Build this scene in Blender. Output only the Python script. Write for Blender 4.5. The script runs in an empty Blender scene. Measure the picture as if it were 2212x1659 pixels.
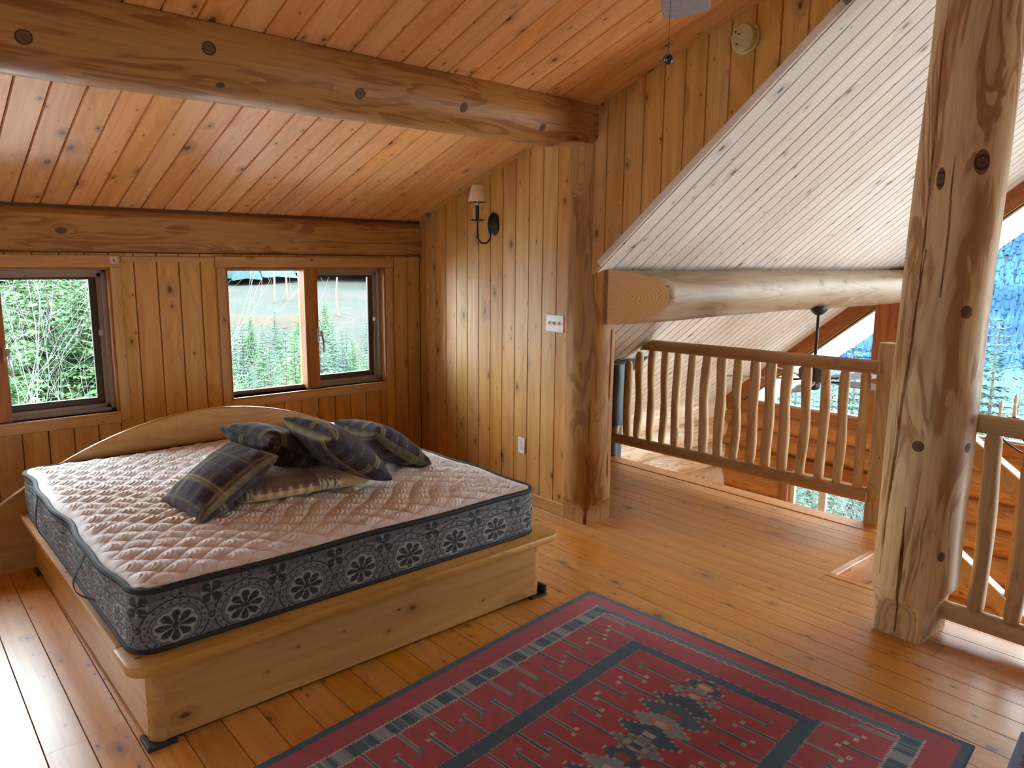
import bpy, bmesh, math, random
import numpy as np
from mathutils import Matrix, Vector

sc = bpy.context.scene
COL = sc.collection
R3 = random.Random(7)
NP = np.random.default_rng(11)

# ------------------------------------------------------------------ camera, sky, lights, exposure
FPX, PITCH, YAW, ROLL, EYE = 1618.94, 9.397, 40.897, 0.504, 1.70
def cam_axes():
    p, y, r = map(math.radians, (PITCH, YAW, ROLL))
    F = Vector((math.sin(y)*math.cos(p), math.cos(y)*math.cos(p), -math.sin(p)))
    Rv = Vector((math.cos(y), -math.sin(y), 0))
    U = Rv.cross(F)
    return Rv*math.cos(r)+U*math.sin(r), -Rv*math.sin(r)+U*math.cos(r), F
cr, cu, cf = cam_axes()
cd = bpy.data.cameras.new('camera'); cam = bpy.data.objects.new('camera', cd); COL.objects.link(cam)
cd.sensor_fit = 'HORIZONTAL'; cd.sensor_width = 36.0; cd.lens = FPX/2212*36.0; cd.clip_start = .05; cd.clip_end = 3000
M = Matrix.Identity(4)
for i in range(3):
    M[i][0] = cr[i]; M[i][1] = cu[i]; M[i][2] = -cf[i]
M[2][3] = EYE
cam.matrix_world = M
sc.camera = cam

W = bpy.data.worlds.new('overcast_sky'); sc.world = W; W.use_nodes = True
bg = W.node_tree.nodes['Background']
bg.inputs[0].default_value = (.80, .92, 1.0, 1); bg.inputs[1].default_value = 9.0
sc.view_settings.view_transform = 'Standard'; sc.view_settings.look = 'None'
sc.view_settings.gamma = 1.0; sc.view_settings.use_curve_mapping = False
sc.view_settings.exposure = 1.55
sc.cycles.max_bounces = 7; sc.cycles.diffuse_bounces = 5; sc.cycles.glossy_bounces = 3
sc.cycles.transparent_max_bounces = 12; sc.cycles.use_denoising = True
sc.cycles.sample_clamp_indirect = 6.0

def area(name, loc, target, sx, sy, power, color=(1, 1, 1)):
    l = bpy.data.lights.new(name, 'AREA'); l.shape = 'RECTANGLE'; l.size = sx; l.size_y = sy
    l.energy = power; l.color = color
    o = bpy.data.objects.new(name, l); COL.objects.link(o); o.location = loc
    o.rotation_euler = (Vector(target)-Vector(loc)).to_track_quat('-Z', 'Y').to_euler()
    return o
# added fill lamp before the solid log gable wall; no window opening there
area('window_light_gable_low', (7.75, -1.6, -1.5), (3.5, 2.0, .8), 4.4, 1.9, 150, (.86, .94, 1))

# ------------------------------------------------------------------ dimensions of the place
XW, YB = 3.434, 5.115            # panelled side wall, window wall
GX = 7.88                        # log gable wall of the great room
KD, KR = .318, .81               # slopes of the dormer ceiling and the main roof
zc = lambda y: 1.998+KD*(5.117-y)
zr = lambda y: 1.7317+KR*(3.0668-y)
XLO, YLO = -3.3, -3.6
PW = .1345

# ------------------------------------------------------------------ node helpers and materials
class NT:
    def __init__(s, name):
        s.m = bpy.data.materials.new(name); s.m.use_nodes = True; s.t = s.m.node_tree; s.n = s.t.nodes; s.l = s.t.links
        s.b = s.n['Principled BSDF']
    def add(s, typ, **kw):
        nd = s.n.new(typ)
        for k, v in kw.items(): setattr(nd, k, v)
        return nd
    def put(s, sock, v):
        if v is None: return
        if hasattr(v, 'is_output') or isinstance(v, bpy.types.NodeSocket): s.l.new(v, sock)
        elif isinstance(v, (tuple, list)) and len(v) == 3 and sock.type == 'RGBA': sock.default_value = (*v, 1)
        else: sock.default_value = v
    def math(s, op, a, b=None, c=None, clamp=False):
        nd = s.add('ShaderNodeMath', operation=op, use_clamp=clamp)
        s.put(nd.inputs[0], a); s.put(nd.inputs[1], b); s.put(nd.inputs[2], c); return nd.outputs[0]
    def vmath(s, op, a, b=None):
        nd = s.add('ShaderNodeVectorMath', operation=op); s.put(nd.inputs[0], a); s.put(nd.inputs[1], b)
        return nd.outputs['Value' if op in ('DOT_PRODUCT', 'LENGTH') else 0]
    def noise(s, vec, scale=1., detail=2., rough=.5, dist=0., out=0):
        nd = s.add('ShaderNodeTexNoise'); s.put(nd.inputs['Vector'], vec)
        nd.inputs['Scale'].default_value = scale; nd.inputs['Detail'].default_value = detail
        nd.inputs['Roughness'].default_value = rough; nd.inputs['Distortion'].default_value = dist; return nd.outputs[out]
    def voro(s, vec, scale=1., dims='3D', rnd=1., feature='F1'):
        nd = s.add('ShaderNodeTexVoronoi', voronoi_dimensions=dims, feature=feature); s.put(nd.inputs['Vector'], vec)
        nd.inputs['Scale'].default_value = scale; nd.inputs['Randomness'].default_value = rnd; return nd
    def mix(s, f, a, b, blend='MIX'):
        nd = s.add('ShaderNodeMix', data_type='RGBA', blend_type=blend)
        s.put(nd.inputs[0], f); s.put(nd.inputs[6], a); s.put(nd.inputs[7], b); return nd.outputs[2]
    def ramp(s, f, stops, interp='LINEAR'):
        nd = s.add('ShaderNodeValToRGB'); cr_ = nd.color_ramp; cr_.interpolation = interp
        while len(cr_.elements) < len(stops): cr_.elements.new(.5)
        for e, (p, c) in zip(cr_.elements, stops):
            e.position = p; e.color = (*c, 1) if isinstance(c, (tuple, list)) else (c, c, c, 1)
        s.put(nd.inputs[0], f); return nd.outputs[0]
    def step(s, f, a, b):            # smooth 0..1 from a to b
        nd = s.add('ShaderNodeMapRange', interpolation_type='SMOOTHSTEP'); s.put(nd.inputs[0], f)
        s.put(nd.inputs[1], a); s.put(nd.inputs[2], b); return nd.outputs[0]
    def bump(s, h, strength=.3, dist=.01):
        nd = s.add('ShaderNodeBump'); nd.inputs['Strength'].default_value = strength; nd.inputs['Distance'].default_value = dist
        s.put(nd.inputs['Height'], h); s.l.new(nd.outputs[0], s.b.inputs['Normal'])
    def done(s, col, rough=.5, spec=.5, coat=0., coat_rough=.2, metal=0.):
        s.put(s.b.inputs['Base Color'], col); s.put(s.b.inputs['Roughness'], rough)
        s.b.inputs['Specular IOR Level'].default_value = spec; s.b.inputs['Metallic'].default_value = metal
        s.b.inputs['Coat Weight'].default_value = coat; s.b.inputs['Coat Roughness'].default_value = coat_rough
        return s.m

def plain(name, col, rough=.5, metal=0., spec=.5):
    s = NT(name)
    c = s.noise(s.add('ShaderNodeTexCoord').outputs['Object'], 60, 2)
    f = s.step(c, .2, .8)
    return s.done(s.mix(f, tuple(x*.9 for x in col), tuple(min(1, x*1.08) for x in col)), rough, spec, metal=metal)

def pine(name, light, dark, rough=.45, knots=1., coat=0., coat_rough=.15, vary=.22, cath=.5, kx=2.6, ky=4.6, spec=.4):
    """knotty pine board: local X runs along the grain"""
    s = NT(name)
    tc = s.add('ShaderNodeTexCoord').outputs['Object']
    oi = s.add('ShaderNodeObjectInfo')
    rnd = oi.outputs['Random']
    off = s.add('ShaderNodeCombineXYZ')
    for i, k in enumerate((71.3, 53.1, 37.7)): s.l.new(s.math('MULTIPLY', rnd, k), off.inputs[i])
    v = s.vmath('ADD', tc, off.outputs[0])
    # knots first: they bend the grain
    kv = s.voro(s.vmath('MULTIPLY', v, (kx, ky, 0.01)), 1., '2D')
    kc = s.add('ShaderNodeSeparateColor'); s.l.new(kv.outputs['Color'], kc.inputs[0])
    size = s.math('MULTIPLY_ADD', s.math('POWER', kc.outputs[0], 1.8), .10*knots, .004)
    kd = s.math('ADD', kv.outputs['Distance'], s.math('MULTIPLY', s.noise(s.vmath('MULTIPLY', v, (60, 60, 60)), 1, 1), .02))
    core = s.step(kd, size, s.math('MULTIPLY', size, .62))
    halo = s.step(kd, s.math('MULTIPLY', size, 3.4), s.math('MULTIPLY', size, .8))
    bend = s.math('MULTIPLY', halo, .9)
    g = s.noise(s.vmath('ADD', s.vmath('MULTIPLY', v, (.9, 17, 17)), bend), 1, 3, .55, .3)
    ring = s.noise(s.vmath('MULTIPLY', v, (.55, 4.2, 4.2)), 1, 1, .5, .5)
    fr = s.math('FRACT', s.math('ADD', s.math('MULTIPLY', ring, 11), s.math('MULTIPLY', bend, 1.5)))
    line = s.math('MULTIPLY', s.step(fr, .45, .95), cath)
    fine = s.noise(s.vmath('MULTIPLY', v, (5, 210, 210)), 1, 1)
    k2 = s.voro(s.vmath('MULTIPLY', v, (kx*2.1, ky*2.6, .01)), 1., '2D'); k2c = s.add('ShaderNodeSeparateColor'); s.l.new(k2.outputs['Color'], k2c.inputs[0])
    sz2 = s.math('MULTIPLY_ADD', s.math('POWER', k2c.outputs[1], 4.), .085*knots, .001)
    pin = s.step(k2.outputs['Distance'], sz2, s.math('MULTIPLY', sz2, .5)); pinh = s.step(k2.outputs['Distance'], s.math('MULTIPLY', sz2, 3.), sz2)
    f = s.math('ADD', s.math('MULTIPLY', s.step(g, .3, .72), .6), s.math('MULTIPLY', line, .55))
    f = s.math('ADD', f, s.math('MULTIPLY_ADD', fine, .22, -.11), clamp=True)
    col = s.mix(f, light, dark)
    mid = tuple(a*.62 for a in dark)
    col = s.mix(s.math('MULTIPLY', halo, .55), col, mid)
    col = s.mix(s.math('MULTIPLY', pinh, .3), col, mid)
    col = s.mix(s.math('MAXIMUM', s.math('MULTIPLY', core, .8), s.math('MULTIPLY', pin, .9)), col, (.06, .020, .009))
    hs = s.add('ShaderNodeHueSaturation'); s.put(hs.inputs['Color'], col)
    s.l.new(s.math('MULTIPLY_ADD', rnd, vary, 1-vary/2), hs.inputs['Value'])
    s.l.new(s.math('MULTIPLY_ADD', s.math('FRACT', s.math('MULTIPLY', rnd, 7.3)), .008, .496), hs.inputs['Hue'])
    s.l.new(s.math('MULTIPLY_ADD', s.math('FRACT', s.math('MULTIPLY', rnd, 13.7)), .10, .97), hs.inputs['Saturation'])
    s.bump(s.math('ADD', s.math('MULTIPLY', fine, .5), s.math('MULTIPLY', g, .5)), .12, .002)
    r = s.math('MULTIPLY_ADD', fine, .14, rough-.05)
    return s.done(hs.outputs[0], r, spec, coat, coat_rough)

def logwood(name, light, dark, rough=.5, bands=5., knots=1., figure=.8):
    """peeled log: sapwood with wavy rotary figure; local X along the log"""
    s = NT(name)
    tc = s.add('ShaderNodeTexCoord').outputs['Object']
    rnd = s.add('ShaderNodeObjectInfo').outputs['Random']
    off = s.add('ShaderNodeCombineXYZ')
    for i, k in enumerate((31.3, 23.1, 17.7)): s.l.new(s.math('MULTIPLY', rnd, k), off.inputs[i])
    v = s.vmath('ADD', tc, off.outputs[0])
    kv = s.voro(s.vmath('MULTIPLY', v, (2.2, 3.4, 3.4)), 1.)
    kc = s.add('ShaderNodeSeparateColor'); s.l.new(kv.outputs['Color'], kc.inputs[0])
    size = s.math('MULTIPLY_ADD', s.math('POWER', kc.outputs[0], 1.5), .115*knots, .003)
    core = s.step(kv.outputs['Distance'], size, s.math('MULTIPLY', size, .75))
    halo = s.step(kv.outputs['Distance'], s.math('MULTIPLY', size, 2.6), s.math('MULTIPLY', size, .9))
    n = s.noise(s.vmath('MULTIPLY', v, (1.25, 7.5, 7.5)), 1, 2.5, .55, 1.1)
    fr = s.math('FRACT', s.math('ADD', s.math('MULTIPLY', n, bands), s.math('MULTIPLY', halo, .8)))
    blot = s.noise(s.vmath('MULTIPLY', v, (2.2, 9, 9)), 1, 2)
    ed = s.ramp(fr, [(0, 0), (.25, .05), (.48, .5), (.60, 1), (.88, .85), (.92, .05), (1, 0)])
    amt = s.math('MULTIPLY', ed, s.math('MULTIPLY', s.step(blot, .42, .54), figure))
    fine = s.noise(s.vmath('MULTIPLY', v, (3, 90, 90)), 1, 2)
    col = s.mix(amt, light, dark)
    col = s.mix(s.math('MULTIPLY', s.step(fine, .4, .75), .28), col, tuple(a*.75 for a in dark))
    rings = s.math('MULTIPLY', s.step(s.math('SINE', s.math('MULTIPLY', kv.outputs['Distance'], 160)), .2, .9), halo)
    col = s.mix(s.math('MULTIPLY', rings, .5), col, tuple(a*.6 for a in dark))
    col = s.mix(s.math('MULTIPLY', core, .8), col, (.09, .045, .022))
    s.bump(s.math('ADD', s.math('MULTIPLY', amt, -.6), s.math('MULTIPLY', fine, .5)), .18, .003)
    return s.done(col, rough, .35)

def attr_mat(name, rough=.8, weave=0., scale=400., sheen=0., spec=.3, bumpd=.002):
    s = NT(name)
    c = s.add('ShaderNodeAttribute', attribute_name='Col').outputs['Color']
    tc = s.add('ShaderNodeTexCoord').outputs['Object']
    n = s.noise(tc, scale, 2)
    c2 = s.mix(s.math('MULTIPLY', s.step(n, .3, .75), weave), c, (.02, .02, .025))
    if weave: s.bump(n, .35, bumpd)
    s.b.inputs['Sheen Weight'].default_value = sheen
    return s.done(c2, rough, spec)

M_WALL = pine('pine_wall', (.63, .355, .115), (.46, .22, .055), .42, vary=.13)
M_CEIL = pine('pine_ceiling', (.80, .41, .17), (.62, .27, .085), .5, spec=.25, vary=.16, knots=1.05)
M_ROOF = pine('pine_pale_ceiling', (.76, .70, .63), (.65, .58, .50), .42, vary=.12, knots=.9)
M_FLOOR = pine('pine_floor_varnished', (.66, .29, .055), (.48, .17, .026), .30, vary=.18, knots=1.1, coat=.75, coat_rough=.33)
M_TRIM = pine('pine_trim', (.58, .34, .14), (.44, .22, .08), .4, vary=.12, knots=.5)
M_BED = pine('pine_bed', (.55, .29, .085), (.40, .17, .036), .36, vary=.10, knots=.9, kx=2.0, ky=3.6)
M_FIR = pine('red_fir_trim', (.42, .17, .05), (.30, .10, .028), .42, vary=.12, knots=.2, cath=.9)
M_LOGR = logwood('log_golden', (.47, .24, .072), (.255, .092, .022), .45, 5.5)
M_LOGP = logwood('log_pale', (.70, .49, .25), (.40, .20, .07), .42, 5.5, figure=1.)
M_LOGQ = logwood('log_purlin_tan', (.34, .225, .115), (.22, .115, .045), .45, 5.5, figure=.8)
M_LOGG = logwood('log_gable', (.56, .28, .09), (.38, .15, .04), .45, 6)
M_LOGW = logwood('log_eave', (.86, .73, .55), (.58, .37, .19), .42, 6, figure=.9)
M_STICK = logwood('peeled_stick', (.55, .37, .18), (.39, .215, .09), .5, 4, knots=.7, figure=.7)
M_RAIL = logwood('rail_brown', (.42, .235, .10), (.30, .145, .055), .5, 4, knots=.6, figure=.6)
def cutwood(name, light, dark):
    s = NT(name); tc = s.add('ShaderNodeTexCoord').outputs['Object']
    w = s.noise(tc, 9, 2); sp = s.add('ShaderNodeSeparateXYZ'); s.l.new(tc, sp.inputs[0])
    r = s.math('SQRT', s.math('ADD', s.math('POWER', sp.outputs[1], 2.), s.math('POWER', sp.outputs[2], 2.)))
    r = s.math('ADD', r, s.math('MULTIPLY', w, .02)); k_ = s.step(s.math('SINE', s.math('MULTIPLY', r, 620)), -.2, .9)
    return s.done(s.mix(s.math('MULTIPLY', k_, .7), light, dark), .55, .3)
M_CUT = cutwood('sawn_end_grain', (.50, .265, .095), (.36, .16, .05))
M_CUTP = cutwood('sawn_pale_end_grain', (.52, .34, .16), (.34, .18, .07))
M_BLACK = plain('black_iron', (.012, .012, .013), .38)
M_DARK = plain('dark_bronze_sash', (.055, .038, .03), .4)
M_TAUPE = plain('taupe_track', (.30, .22, .17), .5)
M_WHITE = plain('white_plastic', (.78, .78, .76), .35)
M_GREYBL = plain('grey_fan_blade', (.30, .30, .33), .5)
M_STEEL = plain('steel', (.55, .55, .56), .3, .9)
M_RUBBER = plain('black_foot_block', (.02, .02, .022), .6)
M_CREAM = plain('cream_shade', (.85, .74, .54), .8)
M_YELL = plain('yellowed_plastic', (.55, .43, .17), .5)
M_PIPE = plain('stove_pipe_black', (.03, .035, .04), .45)
M_STRAP = plain('black_webbing', (.018, .018, .02), .75)
M_TWIG = plain('bare_branch', (0.0746, 0.0713, 0.0664), .9)
M_SLAB = plain('hidden_boarding', (.14, .06, .022), .8)
def glass_mat():
    s = NT('window_glass'); s.n.remove(s.b)
    tr = s.add('ShaderNodeBsdfTransparent'); gl = s.add('ShaderNodeBsdfGlossy'); gl.inputs['Roughness'].default_value = .02
    mx = s.add('ShaderNodeMixShader'); lw = s.add('ShaderNodeFresnel'); lw.inputs[0].default_value = 1.3
    s.l.new(lw.outputs[0], mx.inputs[0]); s.l.new(tr.outputs[0], mx.inputs[1]); s.l.new(gl.outputs[0], mx.inputs[2])
    tr.inputs[0].default_value = (.97, .985, .98, 1)
    s.l.new(mx.outputs[0], s.n['Material Output'].inputs[0]); return s.m
M_GLASS = glass_mat()
def foliage(name, c1, c2, scale=3.):
    s = NT(name)
    n = s.noise(s.add('ShaderNodeNewGeometry').outputs['Position'], scale, 3)
    rnd = s.add('ShaderNodeObjectInfo').outputs['Random']
    f = s.math('ADD', s.step(n, .35, .65), s.math('MULTIPLY_ADD', rnd, .5, -.25), clamp=True)
    s.b.inputs['Subsurface Weight'].default_value = 0
    return s.done(s.mix(f, c1, c2), .8, .2)
M_LEAF = foliage('bright_young_foliage', (0.0238, 0.0734, 0.0238), (0.0864, 0.1555, 0.0605), 2.2)
M_LEAF2 = foliage('blue_green_foliage', (0.0243, 0.0616, 0.0470), (0.0616, 0.1004, 0.0713), 1.)
M_FAR_HAZE = foliage('far_blue_forest', (0.0056, 0.0300, 0.0713), (0.0180, 0.0585, 0.1087), .02)  # blue of distance haze put into the base colour
M_BARK = plain('grey_bark', (.075, .06, .048), .9)

# ------------------------------------------------------------------ mesh and object helpers
def link(name, me, mat=None, parent=None, mw=None):
    o = bpy.data.objects.new(name, me); COL.objects.link(o)
    if mat is not None and me is not None and not me.materials: me.materials.append(mat)
    if parent is not None: o.parent = parent
    if mw is not None: o.matrix_basis = mw if parent is None else parent_inv(parent) @ mw
    return o
def wmat(o):
    m = o.matrix_basis.copy()
    return m if o.parent is None else wmat(o.parent) @ m
def parent_inv(p): return wmat(p).inverted()
def tag(o, label=None, cat=None, group=None, kind=None):
    for k, v in (('label', label), ('category', cat), ('group', group), ('kind', kind)):
        if v: o[k] = v
    return o
def thing(name, label, cat, loc=(0, 0, 0), rz=0., group=None):
    o = bpy.data.objects.new(name, None); COL.objects.link(o); o.location = loc; o.rotation_euler = (0, 0, rz)
    o.empty_display_size = .05
    return tag(o, label, cat, group)
def struct(name):
    o = bpy.data.objects.new(name, None); COL.objects.link(o); o.empty_display_size = .05; o['kind'] = 'structure'; return o
def frame(o, ex, ey):
    ex = Vector(ex).normalized(); ey = Vector(ey); ey = (ey-ex*ey.dot(ex)).normalized(); ez = ex.cross(ey)
    m = Matrix.Identity(4)
    for i in range(3): m[i][0], m[i][1], m[i][2], m[i][3] = ex[i], ey[i], ez[i], o[i]
    return m
def mesh(name, v, f, smooth=False, cols=None):
    me = bpy.data.meshes.new(name)
    v = np.asarray(v, dtype=np.float32)
    if isinstance(f, np.ndarray):
        k = f.shape[1]; n = len(f)
        me.vertices.add(len(v)); me.vertices.foreach_set('co', v.ravel())
        me.loops.add(n*k); me.loops.foreach_set('vertex_index', f.astype(np.int32).ravel())
        me.polygons.add(n); me.polygons.foreach_set('loop_start', np.arange(0, n*k, k, dtype=np.int32))
        me.update(calc_edges=True)
    else:
        me.from_pydata(v.tolist(), [], f)
    if smooth: me.polygons.foreach_set('use_smooth', np.ones(len(me.polygons), dtype=bool))
    if cols is not None:
        a = me.color_attributes.new('Col', 'FLOAT_COLOR', 'POINT')
        c4 = np.ones((len(v), 4), dtype=np.float32); c4[:, :3] = cols; a.data.foreach_set('color', c4.ravel())
    me.validate(verbose=False); me.update()
    return me
def grid_faces(n, m, wrap_n=False, wrap_m=False):
    i = np.arange(n if wrap_n else n-1); j = np.arange(m if wrap_m else m-1)
    I, J = np.meshgrid(i, j, indexing='ij'); I2 = (I+1) % n; J2 = (J+1) % m
    return np.stack([I*m+J, I2*m+J, I2*m+J2, I*m+J2], -1).reshape(-1, 4)
class MB:
    """collects shapes into one mesh"""
    def __init__(s): s.v = []; s.f = []
    def add(s, v, f):
        b = len(s.v); s.v += [tuple(p) for p in v]; s.f += [[i+b for i in q] for q in f]; return s
    def box(s, lo, hi, c=0.):
        lo = np.array(lo, float); hi = np.array(hi, float)
        c = min(c, .45*float((hi-lo).min()))
        if c <= 0:
            v = [(x, y, z) for x in (lo[0], hi[0]) for y in (lo[1], hi[1]) for z in (lo[2], hi[2])]
            return s.add(v, [[0, 1, 3, 2], [4, 6, 7, 5], [0, 4, 5, 1], [2, 3, 7, 6], [0, 2, 6, 4], [1, 5, 7, 3]])
        bm = bmesh.new(); bmesh.ops.create_cube(bm, size=1)
        for q in bm.verts: q.co = Vector([lo[i]+(q.co[i]+.5)*(hi[i]-lo[i]) for i in range(3)])
        bmesh.ops.bevel(bm, geom=list(bm.edges), offset=c, segments=1, affect='EDGES')
        bm.verts.ensure_lookup_table(); s.add([tuple(q.co) for q in bm.verts], [[q.index for q in f.verts] for f in bm.faces]); bm.free(); return s
    def tube(s, pts, r, n=10, cap=True):
        pts = [Vector(p) for p in pts]; rs = r if hasattr(r, '__len__') else [r]*len(pts)
        v = []; up = None
        for i, p in enumerate(pts):
            d = (pts[min(i+1, len(pts)-1)]-pts[max(i-1, 0)]).normalized()
            if up is None: up = d.orthogonal().normalized()
            up = (up-d*up.dot(d)).normalized(); sd = d.cross(up)
            for k in range(n):
                a = 2*math.pi*k/n; v.append(p+(up*math.cos(a)+sd*math.sin(a))*rs[i])
        f = []
        for i in range(len(pts)-1):
            for k in range(n): f.append([i*n+k, i*n+(k+1) % n, (i+1)*n+(k+1) % n, (i+1)*n+k])
        if cap: f += [list(range(n))[::-1], [(len(pts)-1)*n+k for k in range(n)]]
        return s.add(v, f)
    def lathe(s, prof, origin=(0, 0, 0), axis='z', n=24):
        v = []; f = []
        for (r, h) in prof:
            for k in range(n):
                a = 2*math.pi*k/n; x, y = r*math.cos(a), r*math.sin(a)
                p = (x, y, h) if axis == 'z' else ((h, x, y) if axis == 'x' else (y, h, x))
                v.append(tuple(p[i]+origin[i] for i in range(3)))
        for i in range(len(prof)-1):
            for k in range(n): f.append([i*n+k, i*n+(k+1) % n, (i+1)*n+(k+1) % n, (i+1)*n+k])
        if prof[0][0] > 1e-6: f.append(list(range(n))[::-1])
        if prof[-1][0] > 1e-6: f.append([(len(prof)-1)*n+k for k in range(n)])
        return s.add(v, f)
    def prism(s, poly, z0, z1, ax=2):
        """poly in the two other axes, extruded along ax"""
        n = len(poly); v = []
        for z in (z0, z1):
            for p in poly:
                q = list(p); q.insert(ax, z); v.append(q)
        f = [list(range(n))[::-1], [n+i for i in range(n)]]+[[i, (i+1) % n, n+(i+1) % n, n+i] for i in range(n)]
        return s.add(v, f)
    def build(s, name, mat, parent=None, smooth=False, mw=None):
        me = bpy.data.meshes.new(name); me.from_pydata(s.v, [], s.f)
        bm = bmesh.new(); bm.from_mesh(me); bmesh.ops.recalc_face_normals(bm, faces=bm.faces); bm.to_mesh(me); bm.free()
        if smooth:
            me.polygons.foreach_set('use_smooth', np.ones(len(me.polygons), dtype=bool))
            me.set_sharp_from_angle(angle=math.radians(42))
        return link(name, me, mat, parent, mw)
def board(name, mat, lo, hi, parent=None, c=.003):
    """box board; its object's X axis runs along the longest side so the grain does too"""
    lo = Vector(lo); hi = Vector(hi); d = hi-lo; ax = max(range(3), key=lambda i: d[i])
    ex = [(1, 0, 0), (0, 1, 0), (0, 0, 1)][ax]; rest = [i for i in range(3) if i != ax]
    ay = max(rest, key=lambda i: d[i]); ey = [(1, 0, 0), (0, 1, 0), (0, 0, 1)][ay]
    mw = frame(tuple((lo+hi)/2), ex, ey); az = [i for i in rest if i != ay][0]
    h = (d[ax]/2, d[ay]/2, d[az]/2)
    return MB().box([-q for q in h], h, c).build(name, mat, parent, mw=mw)
def plank(parent, mat, o, ex, ey, w, la, lb, t=.014, cy=.0035, cz=.0105, g=.0012, name='plank'):
    """tongue-and-groove board, face at +z of its frame; la/lb = extent along x at its two edges"""
    ys = (g, g, g+cy, w-g-cy, w-g, w-g); zs = (-t, -cz, 0, 0, -cz, -t)
    v = []
    for e in (0, 1):
        for y, z in zip(ys, zs):
            k = y/w; v.append((la[e]*(1-k)+lb[e]*k, y, z))
    f = [[i, (i+1) % 6, 6+(i+1) % 6, 6+i] for i in range(6)]+[[5, 4, 3, 2, 1, 0], [6, 7, 8, 9, 10, 11]]
    return link(name, mesh(name, v, f), mat, parent, frame(o, ex, ey))
def fbm(x, seed, octv=3):
    r = np.random.default_rng(seed); s = 0*x
    for k in range(octv):
        s = s+math.pow(.55, k)*np.sin(x*(2**k)*1.0+r.uniform(0, 6.28))
    return s
def log(name, mat, p0, p1, r0, r1=None, parent=None, na=28, seg=.12, seed=0, rough=.012, bow=.0, deform=None, cracks=(), up=None, cut=None):
    p0 = Vector(p0); p1 = Vector(p1); L = (p1-p0).length; r1 = r0 if r1 is None else r1
    ex = (p1-p0)/L
    ey = Vector(up) if up else (Vector((1, 0, 0)) if abs(ex.z) > .9 else ex.cross(Vector((0, 0, 1))))
    mw = frame(p0, ex, ey)
    n = max(3, int(L/seg)+1); xs = np.linspace(0, L, n); a = np.linspace(0, 2*np.pi, na, endpoint=False)
    X, A = np.meshgrid(xs, a, indexing='ij')
    rg = np.random.default_rng(seed+5); ph = rg.uniform(0, 6.28, 8)
    rr = r0+(r1-r0)*X/L
    rr = rr*(1+rough*(np.sin(X*2.1+ph[0]+A)+.8*np.sin(2*A+X*1.3+ph[1])+.6*np.sin(3*A-X*2.9+ph[2])+.5*np.sin(X*6+2*A+ph[3])))
    for (x0, x1, a0, a1, wd, dp) in cracks:
        t = np.clip((X-x0)/(x1-x0), 0, 1); ac = a0+(a1-a0)*t+.018*np.sin(X*5+ph[4])+.012*np.sin(X*13+ph[5])
        da = np.abs((A-ac+np.pi) % (2*np.pi)-np.pi)*rr
        ins = (X >= min(x0, x1)) & (X <= max(x0, x1))
        w = wd*np.clip(np.sin(np.pi*np.clip((X-x0)/(x1-x0), .02, .98)), .15, 1)
        rr = rr-np.where(ins & (da < w), dp*(1-da/w)**.5, 0)
    b = bow*np.sin(np.pi*X/L)
    P = np.stack([X, rr*np.cos(A)+.4*b*np.cos(ph[6]), rr*np.sin(A)+b*np.sin(ph[6])], -1)
    P0 = P
    if deform is not None: P = deform(P, mw)
    moved = (np.linalg.norm(P-P0, axis=-1) > .0015)
    v = P.reshape(-1, 3)
    f = grid_faces(n, na, wrap_m=True)[:, ::-1]
    me = mesh(name, np.vstack([v, [[P[0, :, 0].mean(), P[0, :, 1].mean(), P[0, :, 2].mean()]], [[P[-1, :, 0].mean(), P[-1, :, 1].mean(), P[-1, :, 2].mean()]]]),
              [list(q) for q in f.tolist()]+[[n*na, (k+1) % na, k] for k in range(na)]+[[n*na+1, (n-1)*na+k, (n-1)*na+(k+1) % na] for k in range(na)], smooth=True)
    bm = bmesh.new(); bm.from_mesh(me); bmesh.ops.recalc_face_normals(bm, faces=bm.faces); bm.to_mesh(me); bm.free()
    me.set_sharp_from_angle(angle=math.radians(32))
    o_ = link(name, me, mat, parent, mw)
    if cut is not None:
        me.materials.append(cut)
        J = np.arange(na); mf = moved & np.roll(moved, -1, 1); mf = (mf[:-1] & mf[1:]).reshape(-1)
        mi = np.zeros(len(me.polygons), dtype=np.int32); mi[:len(mf)] = mf; me.polygons.foreach_set('material_index', mi)
    return o_
def wdef(fn):
    def d(P, mw):
        m = np.array(mw); Q = P @ m[:3, :3].T+m[:3, 3]
        Q = fn(Q); return (Q-m[:3, 3]) @ m[:3, :3]
    return d

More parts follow.
